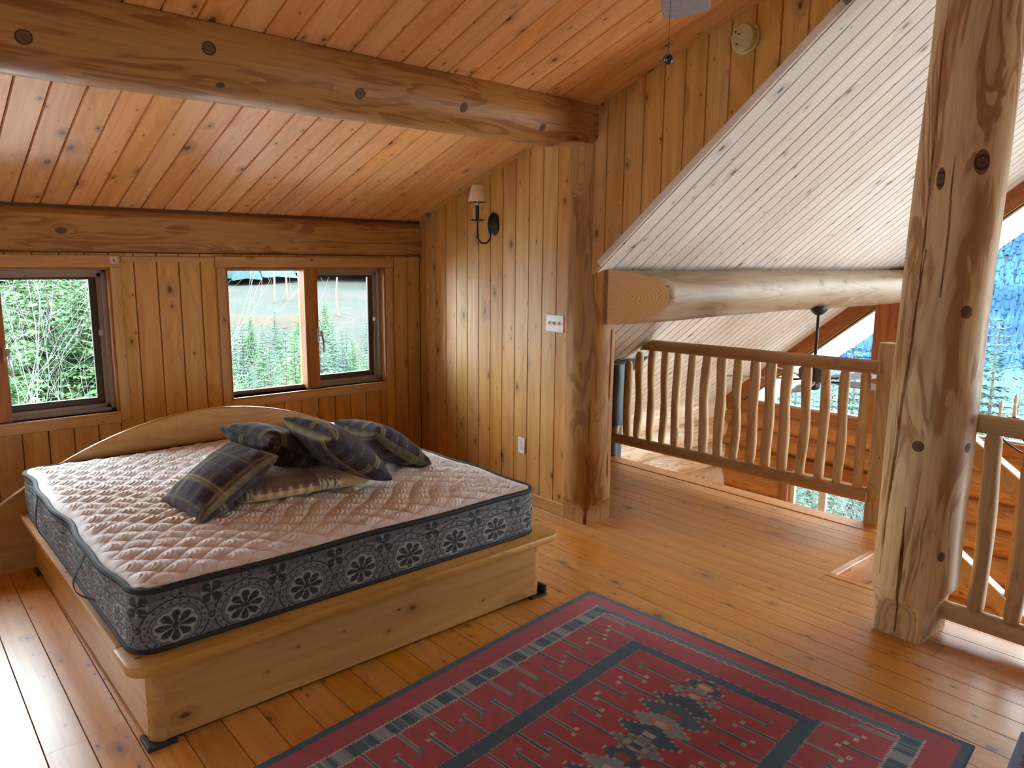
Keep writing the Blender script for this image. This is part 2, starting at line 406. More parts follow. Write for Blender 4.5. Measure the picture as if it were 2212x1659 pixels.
# ================================================================== SETTING
# ---- loft floor: varnished boards running towards the window wall
floor = MB().box((XLO, YLO, -.20), (3.9, 5.1, -.016)).box((3.9, 1.83, -.20), (4.86, 5.1, -.016)).build('floor', M_SLAB); floor['kind'] = 'structure'
k = 0
x = .455-.134*28
while x < 4.74:
    y0 = YLO if x+.134 <= 3.93 else 1.82
    y1 = 5.12
    y = y0
    joint = R3.uniform(.6, 2.4)
    if y0 == YLO:
        cuts = sorted(set([YLO+R3.uniform(1.0, 3.4)] + [R3.uniform(1.0, 5.0)]))
        if abs(x-.455) < .02: cuts = [YLO+1.2, 2.84]
        if abs(x-.321) < .02: cuts = [YLO+1.5, 2.82]
        if abs(x-.187) < .02: cuts = [YLO+2.1, 3.06]
        cuts = [c for c in cuts if c-YLO > .5]
        if len(cuts) == 2 and cuts[1]-cuts[0] < .5: cuts = cuts[1:]
    else: cuts = [y0+R3.uniform(.8, 2.2)] if R3.random() < .6 else []
    ys = [y0]+cuts+[y1]
    wd = min(.134, 4.745-x)
    if y0 > 0 and x < 3.87: plank(floor, M_FLOOR, (3.873, YLO, 0), (0, 1, 0), (-1, 0, 0), 3.873-x, (0, 1.818-YLO), (0, 1.818-YLO), t=.018, cy=.0016, cz=.003, g=.0009)
    for a, b in zip(ys[:-1], ys[1:]):
        plank(floor, M_FLOOR, (x+wd, a, 0), (0, 1, 0), (-1, 0, 0), wd, (0, b-a-.001), (0, b-a-.001), t=.018, cy=.0016, cz=.003, g=.0009)
    x += .134
board('floor_nosing', M_FLOOR, (4.746, 1.80, -.04), (4.895, 5.1, .004), floor, .006)
board('edge_fascia', M_TRIM, (4.855, 1.82, -.30), (4.88, 5.1, -.041), floor)
board('edge_fascia', M_FLOOR, (3.9, 1.80, -.30), (4.855, 1.822, -.017), floor)
board('edge_fascia', M_TRIM, (3.885, YLO, -.30), (3.905, 1.80, -.017), floor)
board('floor_nosing', M_FLOOR, (3.874, 1.50, -.03), (3.925, 1.82, .003), floor, .004)

# ---- window wall (back) with two slider windows
WZ0, WZ1 = .74, 1.635
WINS = [(-.07, 1.165, .50, .60), (1.868, 3.107, 2.445, 2.548), (-2.85, -1.0, -1.98, -1.88)]  # third window added out of view for more daylight
wb = MB()
xs = [XLO, WINS[2][0], WINS[2][1], WINS[0][0], WINS[0][1], WINS[1][0], WINS[1][1], XW+.1]
wb.box((XLO, YB+.013, -.3), (XW+.1, YB+.15, WZ0)).box((XLO, YB+.013, WZ1), (XW+.1, YB+.15, 2.1))
for a, b in ((xs[0], xs[1]), (xs[2], xs[3]), (xs[4], xs[5]), (xs[6], xs[7])): wb.box((a, YB+.013, WZ0), (b, YB+.15, WZ1))
wall_back = wb.build('wall_back', M_SLAB); wall_back['kind'] = 'structure'
edges = set()
q = 3.189
while q > XLO: edges.add(round(q, 4)); q -= PW
edges |= {3.312, XW}
for w in WINS: edges |= {w[0], w[1]}
edges = sorted(edges)
m = []
for e in edges:                       # drop seams that would make slivers, keep the window edges
    keep = e in (w_ for ww in WINS for w_ in ww[:2])
    if m and e-m[-1] < .03:
        if keep: m[-1] = e
        continue
    m.append(e)
for a, b in zip(m[:-1], m[1:]):
    inside = any(w[0]-.001 <= a and b <= w[1]+.001 for w in WINS)
    for z0, z1 in (((.0, WZ0), (WZ1, 1.72)) if inside else ((0, 1.72),)):
        plank(wall_back, M_WALL, (b, YB, 0), (0, 0, 1), (-1, 0, 0), b-a, (z0, z1), (z0, z1))
def slider(n, x0, x1, m0, m1):
    w = struct('window_%d' % n)
    c = .058                          # casing width
    board('casing', M_TRIM, (x0-c, YB-.018, WZ0-c), (x0, YB, WZ1), w)
    board('casing', M_TRIM, (x1, YB-.018, WZ0-c), (x1+c, YB, WZ1), w)
    board('header', M_TRIM, (x0-c-.01, YB-.022, WZ1), (x1+c+.01 if n == 2 else x1+c, YB, WZ1+.072), w)
    board('apron', M_TRIM, (x0, YB-.018, WZ0-c-.012), (x1, YB, WZ0-.012), w)
    board('sill', M_TRIM, (x0, YB-.022, WZ0-.012), (x1, YB+.155, WZ0), w)
    board('jamb', M_FIR, (x0, YB-.012, WZ0), (x0+.014, YB+.15, WZ1), w)
    board('jamb', M_FIR, (x1-.014, YB-.012, WZ0), (x1, YB+.15, WZ1), w)
    board('head_jamb', M_FIR, (x0, YB-.012, WZ1-.014), (x1, YB+.15, WZ1), w)
    board('mullion', M_FIR, (m0, YB+.02, WZ0), (m1, YB+.13, WZ1-.014), w)
    # fixed light
    fb = MB().box((x0+.014, YB+.085, WZ0), (m0, YB+.125, WZ0+.03), .003).box((x0+.014, YB+.085, WZ1-.026), (m0, YB+.125, WZ1-.014)).box((x0+.014, YB+.085, WZ0+.03), (x0+.022, YB+.125, WZ1-.026))
    fb.build('fixed_frame', M_TAUPE, w)
    p = MB().box((x0+.02, YB+.10, WZ0+.028), (m0, YB+.106, WZ1-.02)).build('pane', M_GLASS, w)
    # outer stop frame and sliding sash
    a, b, z0, z1 = m1, x1-.014, WZ0, WZ1-.014
    st = MB()
    for d, (ya, yb) in ((.022, (.045, .125)), (.046, (.07, .125))):
        st.box((b-d, YB+ya, z0), (b, YB+yb, z1), .002).box((a, YB+ya, z1-d), (b, YB+yb, z1), .002).box((a, YB+ya, z0), (b, YB+yb, z0+d), .002)
    st.build('track', M_TAUPE, w)
    sb = MB(); t = .04; a2, b2, z2, z3 = a-.012, b-.046, z0+.046, z1-.046+.012
    sb.box((a2, YB+.09, z2), (a2+t*.55, YB+.118, z3), .003).box((b2-t, YB+.09, z2), (b2, YB+.118, z3), .003)
    sb.box((a2, YB+.088, z3-.026), (b2, YB+.12, z3), .003).box((a2, YB+.088, z2), (b2, YB+.12, z2+t), .003)
    sash = sb.build('sash', M_DARK, w)
    MB().box((a2+.02, YB+.10, z2+t-.01), (b2-t+.01, YB+.106, z3-.02)).build('pane', M_GLASS, sash)
    MB().box((b2-.008, YB+.064, 1.215), (b2+.016, YB+.09, 1.25), .004).build('lock_tab', M_STEEL, sash)
    cz = 1.14
    cam_ = MB().box((m1-.018, YB+.006, cz-.05), (m1-.002, YB+.02, cz+.05), .004).box((m1-.012, YB-.012, cz-.01), (m1+.016, YB+.018, cz+.035), .006)
    cam_.build('latch_body', M_STEEL, w)
    MB().tube([(m1+.004, YB-.006, cz+.02), (m1+.010, YB-.022, cz-.03), (m1+.016, YB-.022, cz-.08), (m1+.018, YB-.014, cz-.13)], [.007, .008, .007, .009], 8).build('latch_lever', M_STEEL, w, True)
    return w
for i, ww in zip((1, 2, 7), WINS): slider(i, *ww)
tr1 = struct('trim_1'); board('head_strip', M_TRIM, (1.228, YB-.012, 1.668), (1.80, YB, 1.702), tr1)
board('head_strip', M_TRIM, (3.176, YB-.006, 1.69), (XW, YB, 1.706), tr1)

# ---- panelled side wall with the sloping roof cutting across it
T0 = 1.2
wr = struct('wall_right')
v = MB()
v.prism([(3.40, -.3), (5.13, -.3), (5.13, 2.2), (3.40, 2.75)], XW+.013, XW+.10, 0)
v.prism([(3.42, zr(3.42)+.03), (3.42, zc(3.42)+.15), (T0, zc(T0)+.15), (T0, zr(T0)+.03)], XW+.013, XW+.06, 0)
v.build('boarding', M_SLAB, wr)
y = 5.115-.17
ysm = [5.115, 5.03]
q = 5.03
while q > T0+.1: q -= .1362; ysm.append(q)
for yb, ya in zip(ysm[:-1], ysm[1:]):
    ya = max(ya, T0)
    hi = (zc(ya)+.01, zc(yb)+.01)
    lo = (0, 0) if yb > 3.42 else (zr(ya)+.005, zr(yb)+.005)
    if ya > 3.40 or True:
        plank(wr, M_WALL, (XW, ya, 0), (0, 0, 1), (0, 1, 0), yb-ya, (lo[0], hi[0]), (lo[1], hi[1]))
trm = struct('trim_2')
def slope_trim(parent, name, mat, fz, ya, yb, dz0, dz1, x0, x1):
    """bar that follows a slope z=fz(y) on the side wall"""
    L = math.hypot(yb-ya, fz(yb)-fz(ya)); ex = Vector((0, yb-ya, fz(yb)-fz(ya))).normalized()
    mw = frame((x0, ya, fz(ya)), ex, (1, 0, 0))
    return MB().box((0, 0, min(dz0, dz1)), (L, x1-x0, max(dz0, dz1)), .004).build(name, mat, parent, mw=mw)
slope_trim(trm, 'ceiling_trim', M_TRIM, zc, 3.33, 1.3, .002, .05, XW-.018, XW)
slope_trim(trm, 'roof_edge_trim', M_ROOF, zr, 3.15, 1.2, .0, .042, XW-.008, XW+.012)
bb = struct('baseboard_right'); board('board', M_TRIM, (XW-.016, 3.405, 0), (XW, 5.1, .085), bb)
bb = struct('baseboard_back'); board('board', M_TRIM, (XLO, YB-.016, 0), (XW-.02, YB, .085), bb)

# ---- dormer ceiling
sl = Vector((0, -1, KD)).normalized()
ceil = struct('ceiling')
v = MB(); v.prism([(5.4, zc(5.4)+.018), (T0, zc(T0)+.018), (T0, zc(T0)+.14), (5.4, zc(5.4)+.14)], XLO, XW+.06, 0)
v.prism([(T0, zc(T0)), (T0, zc(T0)+.2), (0, zr(0)+.2), (0, zr(0))], XLO, XW+.1, 0).prism([(0, zr(0)), (0, zr(0)+.2), (-5, zr(5)+.2), (-5, zr(5))], XLO, XW+.1, 0)
v.build('boarding', M_SLAB, ceil)
L = math.hypot(5.118-T0, KD*(5.118-T0))
x = .699-PW*30
while x < XW-.02:
    x1 = min(x+PW, XW)
    plank(ceil, M_CEIL, (x1, 5.118, zc(5.118)), sl, (-1, 0, 0), x1-x, (0, L), (0, L), t=.016, cy=.004, cz=.013, g=.0016)
    x += PW

# ---- great-room roof boarding, ridge beyond the picture
slr = Vector((0, -1, KR)).normalized()
ceil2 = struct('ceiling_great_room')
v = MB(); v.prism([(5.75, zr(5.75)+.022), (0, zr(0)+.022), (0, zr(0)+.25), (5.75, zr(5.75)+.25)], XW+.05, 9.75, 0)
v.prism([(0, zr(0)+.005), (0, zr(0)+.25), (-6, zr(6)+.25), (-6, zr(6)+.005)], XW+.1, 9.75, 0)
v.build('boarding', M_SLAB, ceil2)
def roof_planks(parent, x0, x1, y0, y1, pitch=.1215, t=.018):
    L = math.hypot(y0-y1, KR*(y0-y1)); x = x0
    while x < x1-.02:
        xe = min(x+pitch, x1)
        plank(parent, M_ROOF, (xe, y0, zr(y0)), slr, (-1, 0, 0), xe-x, (0, L), (0, L), t=t, cy=.003, cz=.0175, g=.0034)
        x += pitch
roof_planks(ceil2, XW+.016, GX+.06, 5.25, 0)
soff = struct('ceiling_soffit'); roof_planks(soff, GX+.2, 9.72, 5.75, 0)
board('barge_board', M_FIR, (0, 0, 0), (7.0, .03, .2), soff)
bb_ = soff.children[-1] if False else [o for o in COL.objects if o.name.startswith('barge_board')][-1]
bb_.matrix_basis = frame((9.73, 5.75, zr(5.75)-.04), slr, (1, 0, 0)) @ Matrix.Translation((3.5, .015, .1))

# ---- eave log wall of the great room
we = struct('wall_eave')
MB().box((3.55, 5.30, -2.8), (8.0, 5.5, -.15)).build('backing', M_SLAB, we)
for i in range(9):
    zc_ = -.035-.305*i
    log('log', M_LOGW, (3.56, 5.225+.02*(i % 2 == 0), zc_), (GX+1.15-.25*(i % 2) if i < 3 else GX+.4, 5.225, zc_), .165, .16, we, 22, .25, seed=30+i, rough=.02)
# ---- gable log wall with its big windows
wg = struct('wall_gable')
v = MB(); v.box((GX+.14, -4.6, -2.8), (GX+.24, 2.55, -.045)).box((GX+.14, 4.24, -2.8), (GX+.24, 5.6, -.045)).box((GX+.14, 2.55, -.62), (GX+.24, 4.24, -.045))
v.build('backing', M_SLAB, wg)
for i in range(10):
    zl = -.135-.262*i
    for ya, yb in (((-4.6, 5.95),) if zl > -.5 else ((-4.6, 2.62), (4.32, 5.95))):
        log('log', M_LOGG, (GX+.135, ya, zl), (GX+.135, yb, zl), .147, .143, wg, 22, .25, seed=60+i*2+int(ya > 0), rough=.02)
w3 = struct('window_3')
board('sill_board', M_FIR, (GX-.03, 3.30, -.045), (GX+.16, 4.95, .075), w3)
board('sash_strip', M_WHITE, (GX+.01, 3.39, .075), (GX+.06, 4.80, .092), w3)
board('post', M_FIR, (GX-.035, 2.95, -.06), (GX+.16, 3.39, zr(3.39)), w3)
MB().prism([(3.39, .08), (4.80, .08), (4.80, .13), (3.39, zr(3.39)-.2)], GX+.03, GX+.036, 0).build('pane', M_GLASS, w3)
w5 = struct('window_5')
board('sill_board', M_FIR, (GX-.03, -4.5, -.045), (GX+.16, 2.95, .075), w5)
board('sash_strip', M_WHITE, (GX+.01, -4.4, .075), (GX+.06, 2.95, .092), w5)
board('post', M_FIR, (GX-.035, -.1, .075), (GX+.16, .1, 3.95), w5)
board('post', M_FIR, (GX-.035, -3.2, -.06), (GX+.16, -2.9, zr(3.0)), w5)
MB().prism([(2.95, .08), (2.95, zr(2.95)-.2), (.1, zr(.1)-.2), (.1, .08)], GX+.03, GX+.036, 0).build('pane', M_GLASS, w5)
MB().prism([(-.1, .08), (-.1, zr(.1)-.2), (-2.9, zr(2.9)-.2), (-2.9, .08)], GX+.03, GX+.036, 0).build('pane', M_GLASS, w5)
rk = struct('trim_3')
slope_trim(rk, 'rake_beam', M_FIR, zr, 5.15, 0, -.143, -.001, GX-.03, GX+.16)
slope_trim(rk, 'rake_stop', M_TRIM, lambda y: zr(y)-.187, 4.95, 0, -.012, .0, GX-.015, GX+.08)
slope_trim(rk, 'rake_gasket', M_DARK, lambda y: zr(y)-.2, 4.95, 0, -.012, .0, GX+.0, GX+.06)
slope_trim(rk, 'rake_strip', M_WHITE, lambda y: zr(y)-.215, 4.95, 0, -.014, .0, GX+.01, GX+.06)
w4 = struct('window_4')
board('head_casing', M_FIR, (GX-.03, 2.5, -.635), (GX+.16, 4.36, -.505), w4)
board('side_casing', M_FIR, (GX-.03, 4.21, -2.7), (GX+.16, 4.34, -.635), w4)
board('side_casing', M_FIR, (GX-.03, 2.5, -2.7), (GX+.16, 2.63, -.635), w4)
v = MB().box((GX+.05, 2.63, -.68), (GX+.09, 4.21, -.635)).box((GX+.05, 4.165, -2.7), (GX+.09, 4.21, -.68)).box((GX+.05, 3.79, -2.7), (GX+.09, 3.87, -.68)).box((GX+.05, 2.63, -2.7), (GX+.09, 2.68, -.68)).box((GX+.05, 3.2, -2.7), (GX+.09, 3.26, -.68))
v.build('sash', M_WHITE, w4)
MB().box((GX+.066, 2.63, -2.7), (GX+.072, 4.2, -.64)).build('pane', M_GLASS, w4)
lamp_fr = struct('window_6')  # boards added round the fill lamp, no window behind them
for lo_, hi_ in (((GX-.16, -3.85, -2.5), (GX-.10, -3.75, -.45)), ((GX-.16, .55, -2.5), (GX-.10, .65, -.45)), ((GX-.16, -3.85, -.53), (GX-.10, .65, -.43)), ((GX-.16, -3.85, -2.55), (GX-.10, .65, -2.45))): board('casing', M_FIR, lo_, hi_, lamp_fr)
# ---- unseen enclosing walls and the room below
wl = MB().box((XLO-.1, YLO, -.3), (XLO, -.5, 4.2)).box((XLO-.1, 1.1, -.3), (XLO, 5.3, 4.2)).box((XLO-.1, -.5, -.3), (XLO, 1.1, .55)).box((XLO-.1, -.5, 1.0), (XLO, 1.1, 4.2)).build('wall_left', M_WALL); wl['kind'] = 'structure'  # low opening added to this unseen wall to light the thick post
wl = MB().box((XLO, YLO-.1, -2.8), (8.15, YLO, 1.5)).build('wall_rear', M_WALL); wl['kind'] = 'structure'
wl = MB().box((3.4, YLO, -2.8), (3.55, 5.3, -.2)).build('wall_lower', M_WALL); wl['kind'] = 'structure'
wl = MB().box((3.4, YLO, -2.85), (8.2, 5.6, -2.7)).build('floor_lower', M_FLOOR); wl['kind'] = 'structure'

# ================================================================== LOGS AND POSTS (things)
def end_square(Q):                    # the big ceiling log is dressed square where it meets the side wall
    t = np.clip((Q[..., 0]-(XW-.26))/.12, 0, 1); t = t*t*(3-2*t)
    d = Q-np.array([0, BY, BZ])
    h = .13
    Q = Q.copy()
    Q[..., 1] = np.where(d[..., 1] < -h-.02*(1-t), BY+d[..., 1]*(1-t)+(-h)*t, Q[..., 1])
    Q[..., 2] = np.where(d[..., 2] < -h, BZ+d[..., 2]*(1-t)+(-h-.0)*t, Q[..., 2])
    Q[..., 2] = np.minimum(Q[..., 2], zc(Q[..., 1])-.001)
    return Q
BY, BZ = 3.325, 2.522
o = log('purlin_log', M_LOGR, (XLO, BY-.025, BZ+.018), (XW-.002, BY, BZ), .225, .162, None, 64, .05, 3, .012, deform=wdef(end_square),
        cracks=[(.6, 6.3, 3.9, 3.75, .004, .02), (1.5, 6.5, 2.7, 2.55, .003, .015)], cut=M_CUT)
tag(o, 'thick golden ceiling log spanning the dormer above the bed', 'log beam')
o = log('wall_plate_log', M_LOGR, (XLO, YB-.02+.10, 1.852), (XW-.002, YB-.02+.10, 1.852), .146, .142, None, 48, .06, 4, .008,
        deform=wdef(lambda Q: np.stack([Q[..., 0], np.maximum(Q[..., 1], YB-.035), np.clip(Q[..., 2], 1.712, 1.992)], -1)))
tag(o, 'flattened golden log lying along the wall top above both windows', 'log beam')
def pur2(Q):
    Q = Q.copy(); yp = P2Y-.158+(3.93-Q[..., 0])*.40
    Q[..., 1] = np.where(Q[..., 0] < 3.92, np.maximum(Q[..., 1], yp), Q[..., 1]); Q[..., 2] = np.minimum(Q[..., 2], zr(Q[..., 1])-.001); return Q
P2Y, P2Z = 3.14, 1.475
o = log('great_room_purlin', M_LOGQ, (XW+.075, P2Y, P2Z), (GX+.9, P2Y, P2Z), .168, .158, None, 130, .025, 8, .016, deform=wdef(pur2),
        cracks=[(.05, 1.0, 3.5, 3.35, .007, .05), (.9, 2.6, 3.1, 3.4, .006, .03)], cut=M_CUT)
tag(o, 'pale round log with a sawn oval end under the great room roof', 'log beam')
def square_foot(cx, cy, hx, hy, zt, zb):
    def fn(Q):
        Q = Q.copy(); t = np.clip((Q[..., 2]-zb)/(zt-zb), 0, 1)
        for ax, c, h in ((0, cx, hx), (1, cy, hy)):
            lim = h+(.235-h)*t**1.5
            d = Q[..., ax]-c
            Q[..., ax] = c+np.clip(d, -lim, lim)
        # below the cuts fill the corners out to a sharp edge
        lowm = np.clip(1-(Q[..., 2]-zb)/.02, 0, 1)
        return Q
    return fn
CP = (3.545, 3.322)
def post1(Q):
    Q = square_foot(3.536, 3.318, .116, .106, .215, .10)(Q)
    # flat seat under the ceiling log
    t = np.clip((Q[..., 2]-1.98)/.20, 0, 1)
    Q[..., 0] = np.maximum(Q[..., 0], CP[0]-.172+.052*t)
    return Q
o = log('corner_post', M_LOGR, (*CP, 0), (*CP, 2.392), .157, .151, None, 96, .03, 12, .012, deform=wdef(post1), cracks=[(.15, 1.6, 3.95, 3.95, .003, .02), (.3, 1.5, 4.9, 4.9, .003, .02)], cut=M_CUT)
tag(o, 'golden log post ending the panelled wall, foot cut square', 'post')
BP = (3.608, 1.277)
def post2(Q): return square_foot(3.602, 1.275, .150, .107, .30, .13)(Q)
o = log('stairhead_post', M_LOGP, (*BP, 0), (BP[0]+.034, BP[1]-.029, 3.14), .182, .166, None, 340, .025, 21, .016, deform=wdef(post2),
        cracks=[(.28, 1.75, 2.58, 2.86, .0068, .08), (1.6, 2.8, 2.8, 2.72, .004, .04), (.01, .62, 3.17, 3.13, .006, .07), (1.5, 2.2, 3.35, 3.3, .003, .02)], cut=M_CUTP)
tag(o, 'thick pale log post with a long drying crack at the stairhead', 'post')
o = log('newel_post', M_STICK, (4.93, 2.0, -.3), (4.93, 2.0, 1.20), .085, .075, None, 40, .04, 25, .02,
        deform=wdef(lambda Q: np.stack([np.clip(Q[..., 0], 4.87, 4.99), np.clip(Q[..., 1], 1.935, 2.075), Q[..., 2]], -1)))
tag(o, 'short newel post closing the long railing behind the thick post', 'post')

M_KNOT = None
def knot_mat():
    s = NT('log_knot'); tc = s.add('ShaderNodeTexCoord').outputs['Object']
    d = s.vmath('LENGTH', tc); w = s.noise(tc, 60, 2)
    d = s.math('ADD', d, s.math('MULTIPLY_ADD', w, .006, -.003))
    c = s.ramp(s.math('MULTIPLY', d, 28), [(0, (.10, .055, .03)), (.30, (.14, .075, .04)), (.55, (.17, .09, .045)), (.68, (.045, .02, .012)), (.82, (.07, .032, .018)), (1, (.20, .10, .045))])
    return s.done(c, .6, .25)
M_KNOT = knot_mat()
from mathutils.bvhtree import BVHTree
def knot(log_o, axis_p, p, a, b, ln):
    """patch moulded on the log round world point p: half sizes a (along direction ln) and b"""
    bv = BVHTree.FromPolygons([log_o.matrix_basis @ v.co for v in log_o.data.vertices], [tuple(q.vertices) for q in log_o.data.polygons])
    p = Vector(p); axis_p = Vector(axis_p); ln = Vector(ln).normalized(); rad = p-axis_p; rad = (rad-ln*rad.dot(ln)).normalized(); tn = ln.cross(rad)
    V = []; n = 20; rings = (0, .35, .7, 1.0)
    for q in rings:
        for k in range(1 if q == 0 else n):
            an = 2*math.pi*k/n; o_ = p+rad*.25+ln*a*q*math.cos(an)+tn*b*q*math.sin(an)
            hit, nm, _, _ = bv.ray_cast(o_, -rad, .6)
            if hit is None: return
            V.append(hit+rad*(.0016 if q < 1 else -.0004))
    F = [[0, 1+k, 1+(k+1) % n] for k in range(n)]
    for i in range(2): F += [[1+i*n+k, 1+(i+1)*n+k, 1+(i+1)*n+(k+1) % n, 1+i*n+(k+1) % n] for k in range(n)]
    mw = frame(V[0], ln, tn); mi = mw.inverted()
    kn = link('knot', mesh('knot', [tuple(mi @ v_) for v_ in V], F, True), M_KNOT, log_o, mw)
def knots_on(name, lst, ln, axf):
    lo = bpy.data.objects[name]
    for p, a, b in lst: knot(lo, axf(p), p, a, b, ln)
knots_on('purlin_log', [((.51, 3.16, 2.44), .030, .028), ((1.13, 3.16, 2.51), .030, .028), ((1.81, 3.16, 2.44), .028, .026), ((2.40, 3.17, 2.46), .026, .026), ((1.19, 3.19, 2.38), .020, .016), ((2.97, 3.19, 2.43), .024, .024)], (1, 0, 0), lambda p: (p[0], BY, BZ))
knots_on('stairhead_post', [((3.50, 1.13, 2.11), .055, .032), ((3.50, 1.13, 1.50), .028, .026), ((3.44, 1.25, .91), .026, .026), ((3.58, 1.10, .91), .024, .022), ((3.50, 1.13, .42), .024, .020), ((3.42, 1.28, 2.05), .05, .018)], (0, 0, 1), lambda p: (BP[0]+.01*p[2], BP[1]-.009*p[2], p[2]))
# ---- railings
def baluster(parent, x, y, z0, z1, r, seed, mat=None, flat=0.):
    rg = random.Random(seed); n = 18; L = z1-z0; pts = []; rs = []
    bx, by = rg.uniform(-.007, .007), rg.uniform(-.011, .011); ph = rg.uniform(0, 6)
    ends = .035
    for i in range(n):
        t = i/(n-1); t = t*t*(3-2*t)*.5+t*.5; h = L*t
        k = math.sin(math.pi*t)
        pts.append((bx*k+.004*math.sin(t*9+ph), by*k+.0045*math.sin(t*6+2*ph)*k, h))
        e = min(1, min(h, L-h)/ends)
        rs.append(r*(.55+.45*math.sqrt(max(e, 0)))*(1+.05*math.sin(t*11+ph)))
    vb = MB().tube([(p[2], p[0], p[1]) for p in pts], rs, 12)
    return vb.build('baluster', mat or M_STICK, parent, True, frame((x, y, z0), (0, 0, 1), (1, 0, 0)))
RX = 4.86
ra = thing('loft_railing', 'long brown log railing along the open loft edge', 'railing', (RX, 3.1, 0))
def rail_cut(Q):
    Q = Q.copy(); lim = (1.7317-Q[..., 2])/KR+3.0668-.03
    Q[..., 1] = np.minimum(Q[..., 1], lim); return Q
log('top_rail', M_RAIL, (RX, 2.03, 1.045), (RX, 4.12, 1.018), .046, .046, ra, 20, .08, 41, .03, deform=wdef(rail_cut))
log('bottom_rail', M_RAIL, (RX, 2.04, .198), (RX, 4.6, .172), .046, .044, ra, 20, .1, 42, .03)
BYS = [4.39, 4.254, 4.121, 4.01, 3.875, 3.747, 3.619, 3.484, 3.347, 3.214, 3.078, 2.94, 2.807, 2.676, 2.541, 2.408, 2.274, 2.14]
for i, y in enumerate(BYS):
    zt = min(1.012-.004*i*0, zr(y)-.01)
    baluster(ra, RX, y-.02, .215, zt, R3.uniform(.031, .039), 100+i, M_STICK)
RX2 = 3.72
rb = thing('stair_railing', 'short peeled pole railing running from the thick post past the stairwell', 'railing', (RX2, .6, 0))
log('top_rail', M_STICK, (RX2, 1.185, 1.0), (RX2, -1.2, 1.0), .042, .045, rb, 20, .08, 51, .03)
log('bottom_rail', M_STICK, (RX2, 1.22, .092), (RX2, -1.2, .098), .046, .046, rb, 20, .08, 52, .03)
for i in range(13): baluster(rb, RX2, 1.045-.15*i, .12, .972, .036, 140+i)

tinv = Matrix.Identity(4)
# ---- staircase and its own rails
st = thing('staircase', 'wooden staircase going down beside the thick post', 'staircase', (4.37, 1.8, 0))
for i in range(9):
    y1 = 1.80-.262*i; z = -.19*(i+1)
    board('tread', M_TRIM, (3.94, y1-.275, z-.04), (4.80, y1, z), st, .005)
    board('riser', M_TRIM, (3.94, y1-.262, z-.19), (4.80, y1-.245, z-.04), st)
for xx in (3.905, 4.80):
    MB().prism([(1.80, -.12), (1.80, -.42), (-.6, -.42-.19/.262*2.4), (-.6, -.12-.19/.262*2.4)], xx, xx+.035, 0).build('stringer', M_TRIM, st, mw=tinv)
sr = thing('stair_handrail', 'sloping squared handrail going down along the far stair side', 'railing', (4.84, 1.5, 0))
hs = lambda y: .725-.725*(1.49-y)
def slanted(name, ya, yb, dz0, dz1, x0, x1, mat):
    MB().prism([(ya, hs(ya)+dz0), (ya, hs(ya)+dz1), (yb, hs(yb)+dz1), (yb, hs(yb)+dz0)], x0, x1, 0).build(name, mat, sr, mw=tinv)
slanted('handrail', 1.86, -.6, -.135, -.005, 4.80, 4.87, M_TRIM)
slanted('handrail_cap', 1.86, -.6, -.005, .006, 4.795, 4.875, M_ROOF)
slanted('lower_rail', 1.86, -.6, -.83, -.715, 4.805, 4.865, M_TRIM)
slanted('lower_rail_cap', 1.86, -.6, -.715, -.705, 4.80, 4.87, M_ROOF)
for i in range(13):
    y = 1.70-.17*i
    board('baluster', M_TRIM, (4.815, y-.021, hs(y)-.75), (4.855, y+.021, hs(y)-.10), sr)

# ================================================================== BED
BED = thing('platform_bed', 'wide pine platform bed with an arched headboard under the windows', 'bed', (.615, 2.615, 0), .015)
bw = wmat(BED)
def bbox(name, lo, hi, parent=BED, mat=M_BED, c=.004):
    lo = Vector(lo); hi = Vector(hi); d = hi-lo; ax = max(range(3), key=lambda i: d[i]); rest = [i for i in range(3) if i != ax]
    ay = max(rest, key=lambda i: d[i]); I = ((1, 0, 0), (0, 1, 0), (0, 0, 1)); az = [i for i in rest if i != ay][0]
    h = (d[ax]/2, d[ay]/2, d[az]/2)
    return MB().box([-q for q in h], h, c).build(name, mat, parent, mw=bw @ frame(tuple((lo+hi)/2), I[ax], I[ay]))
ZL = .33
bbox('front_panel', (.045, 0, .012), (1.84, .025, ZL-.04))
for x in (.0, 1.862): bbox('side_panel', (x, .03, .012), (x+.023, 2.04, ZL-.03))
def corner_poly(cx, sx):
    pts = [(cx-sx*.0, .05), (cx, .045)]
    for k in range(9):
        a = math.pi/2*k/8; pts.append((cx+sx*.045-sx*.045*math.cos(a), .045-.045*math.sin(a)))
    pts += [(cx+sx*.05, 0), (cx+sx*.05, .03)]
    return pts
for cx, sx in ((0, 1), (1.885, -1)):
    MB().prism(corner_poly(cx, sx), -.14, .14, 2).build('corner_post', M_BED, BED, True, mw=bw @ Matrix.Translation((0, 0, .152)))
def ledge(x0, x1, y0, y1, r):
    p = []
    for cx, cy, a0 in ((x1-r, y0+r, -90), (x1-.012, y1-.012, 0), (x0+.012, y1-.012, 90), (x0+r, y0+r, 180)):
        rr = r if cy < y1-.02 else .012
        for k in range(7):
            a = math.radians(a0+90*k/6); p.append((cx+rr*math.cos(a), cy+rr*math.sin(a)))
    return p
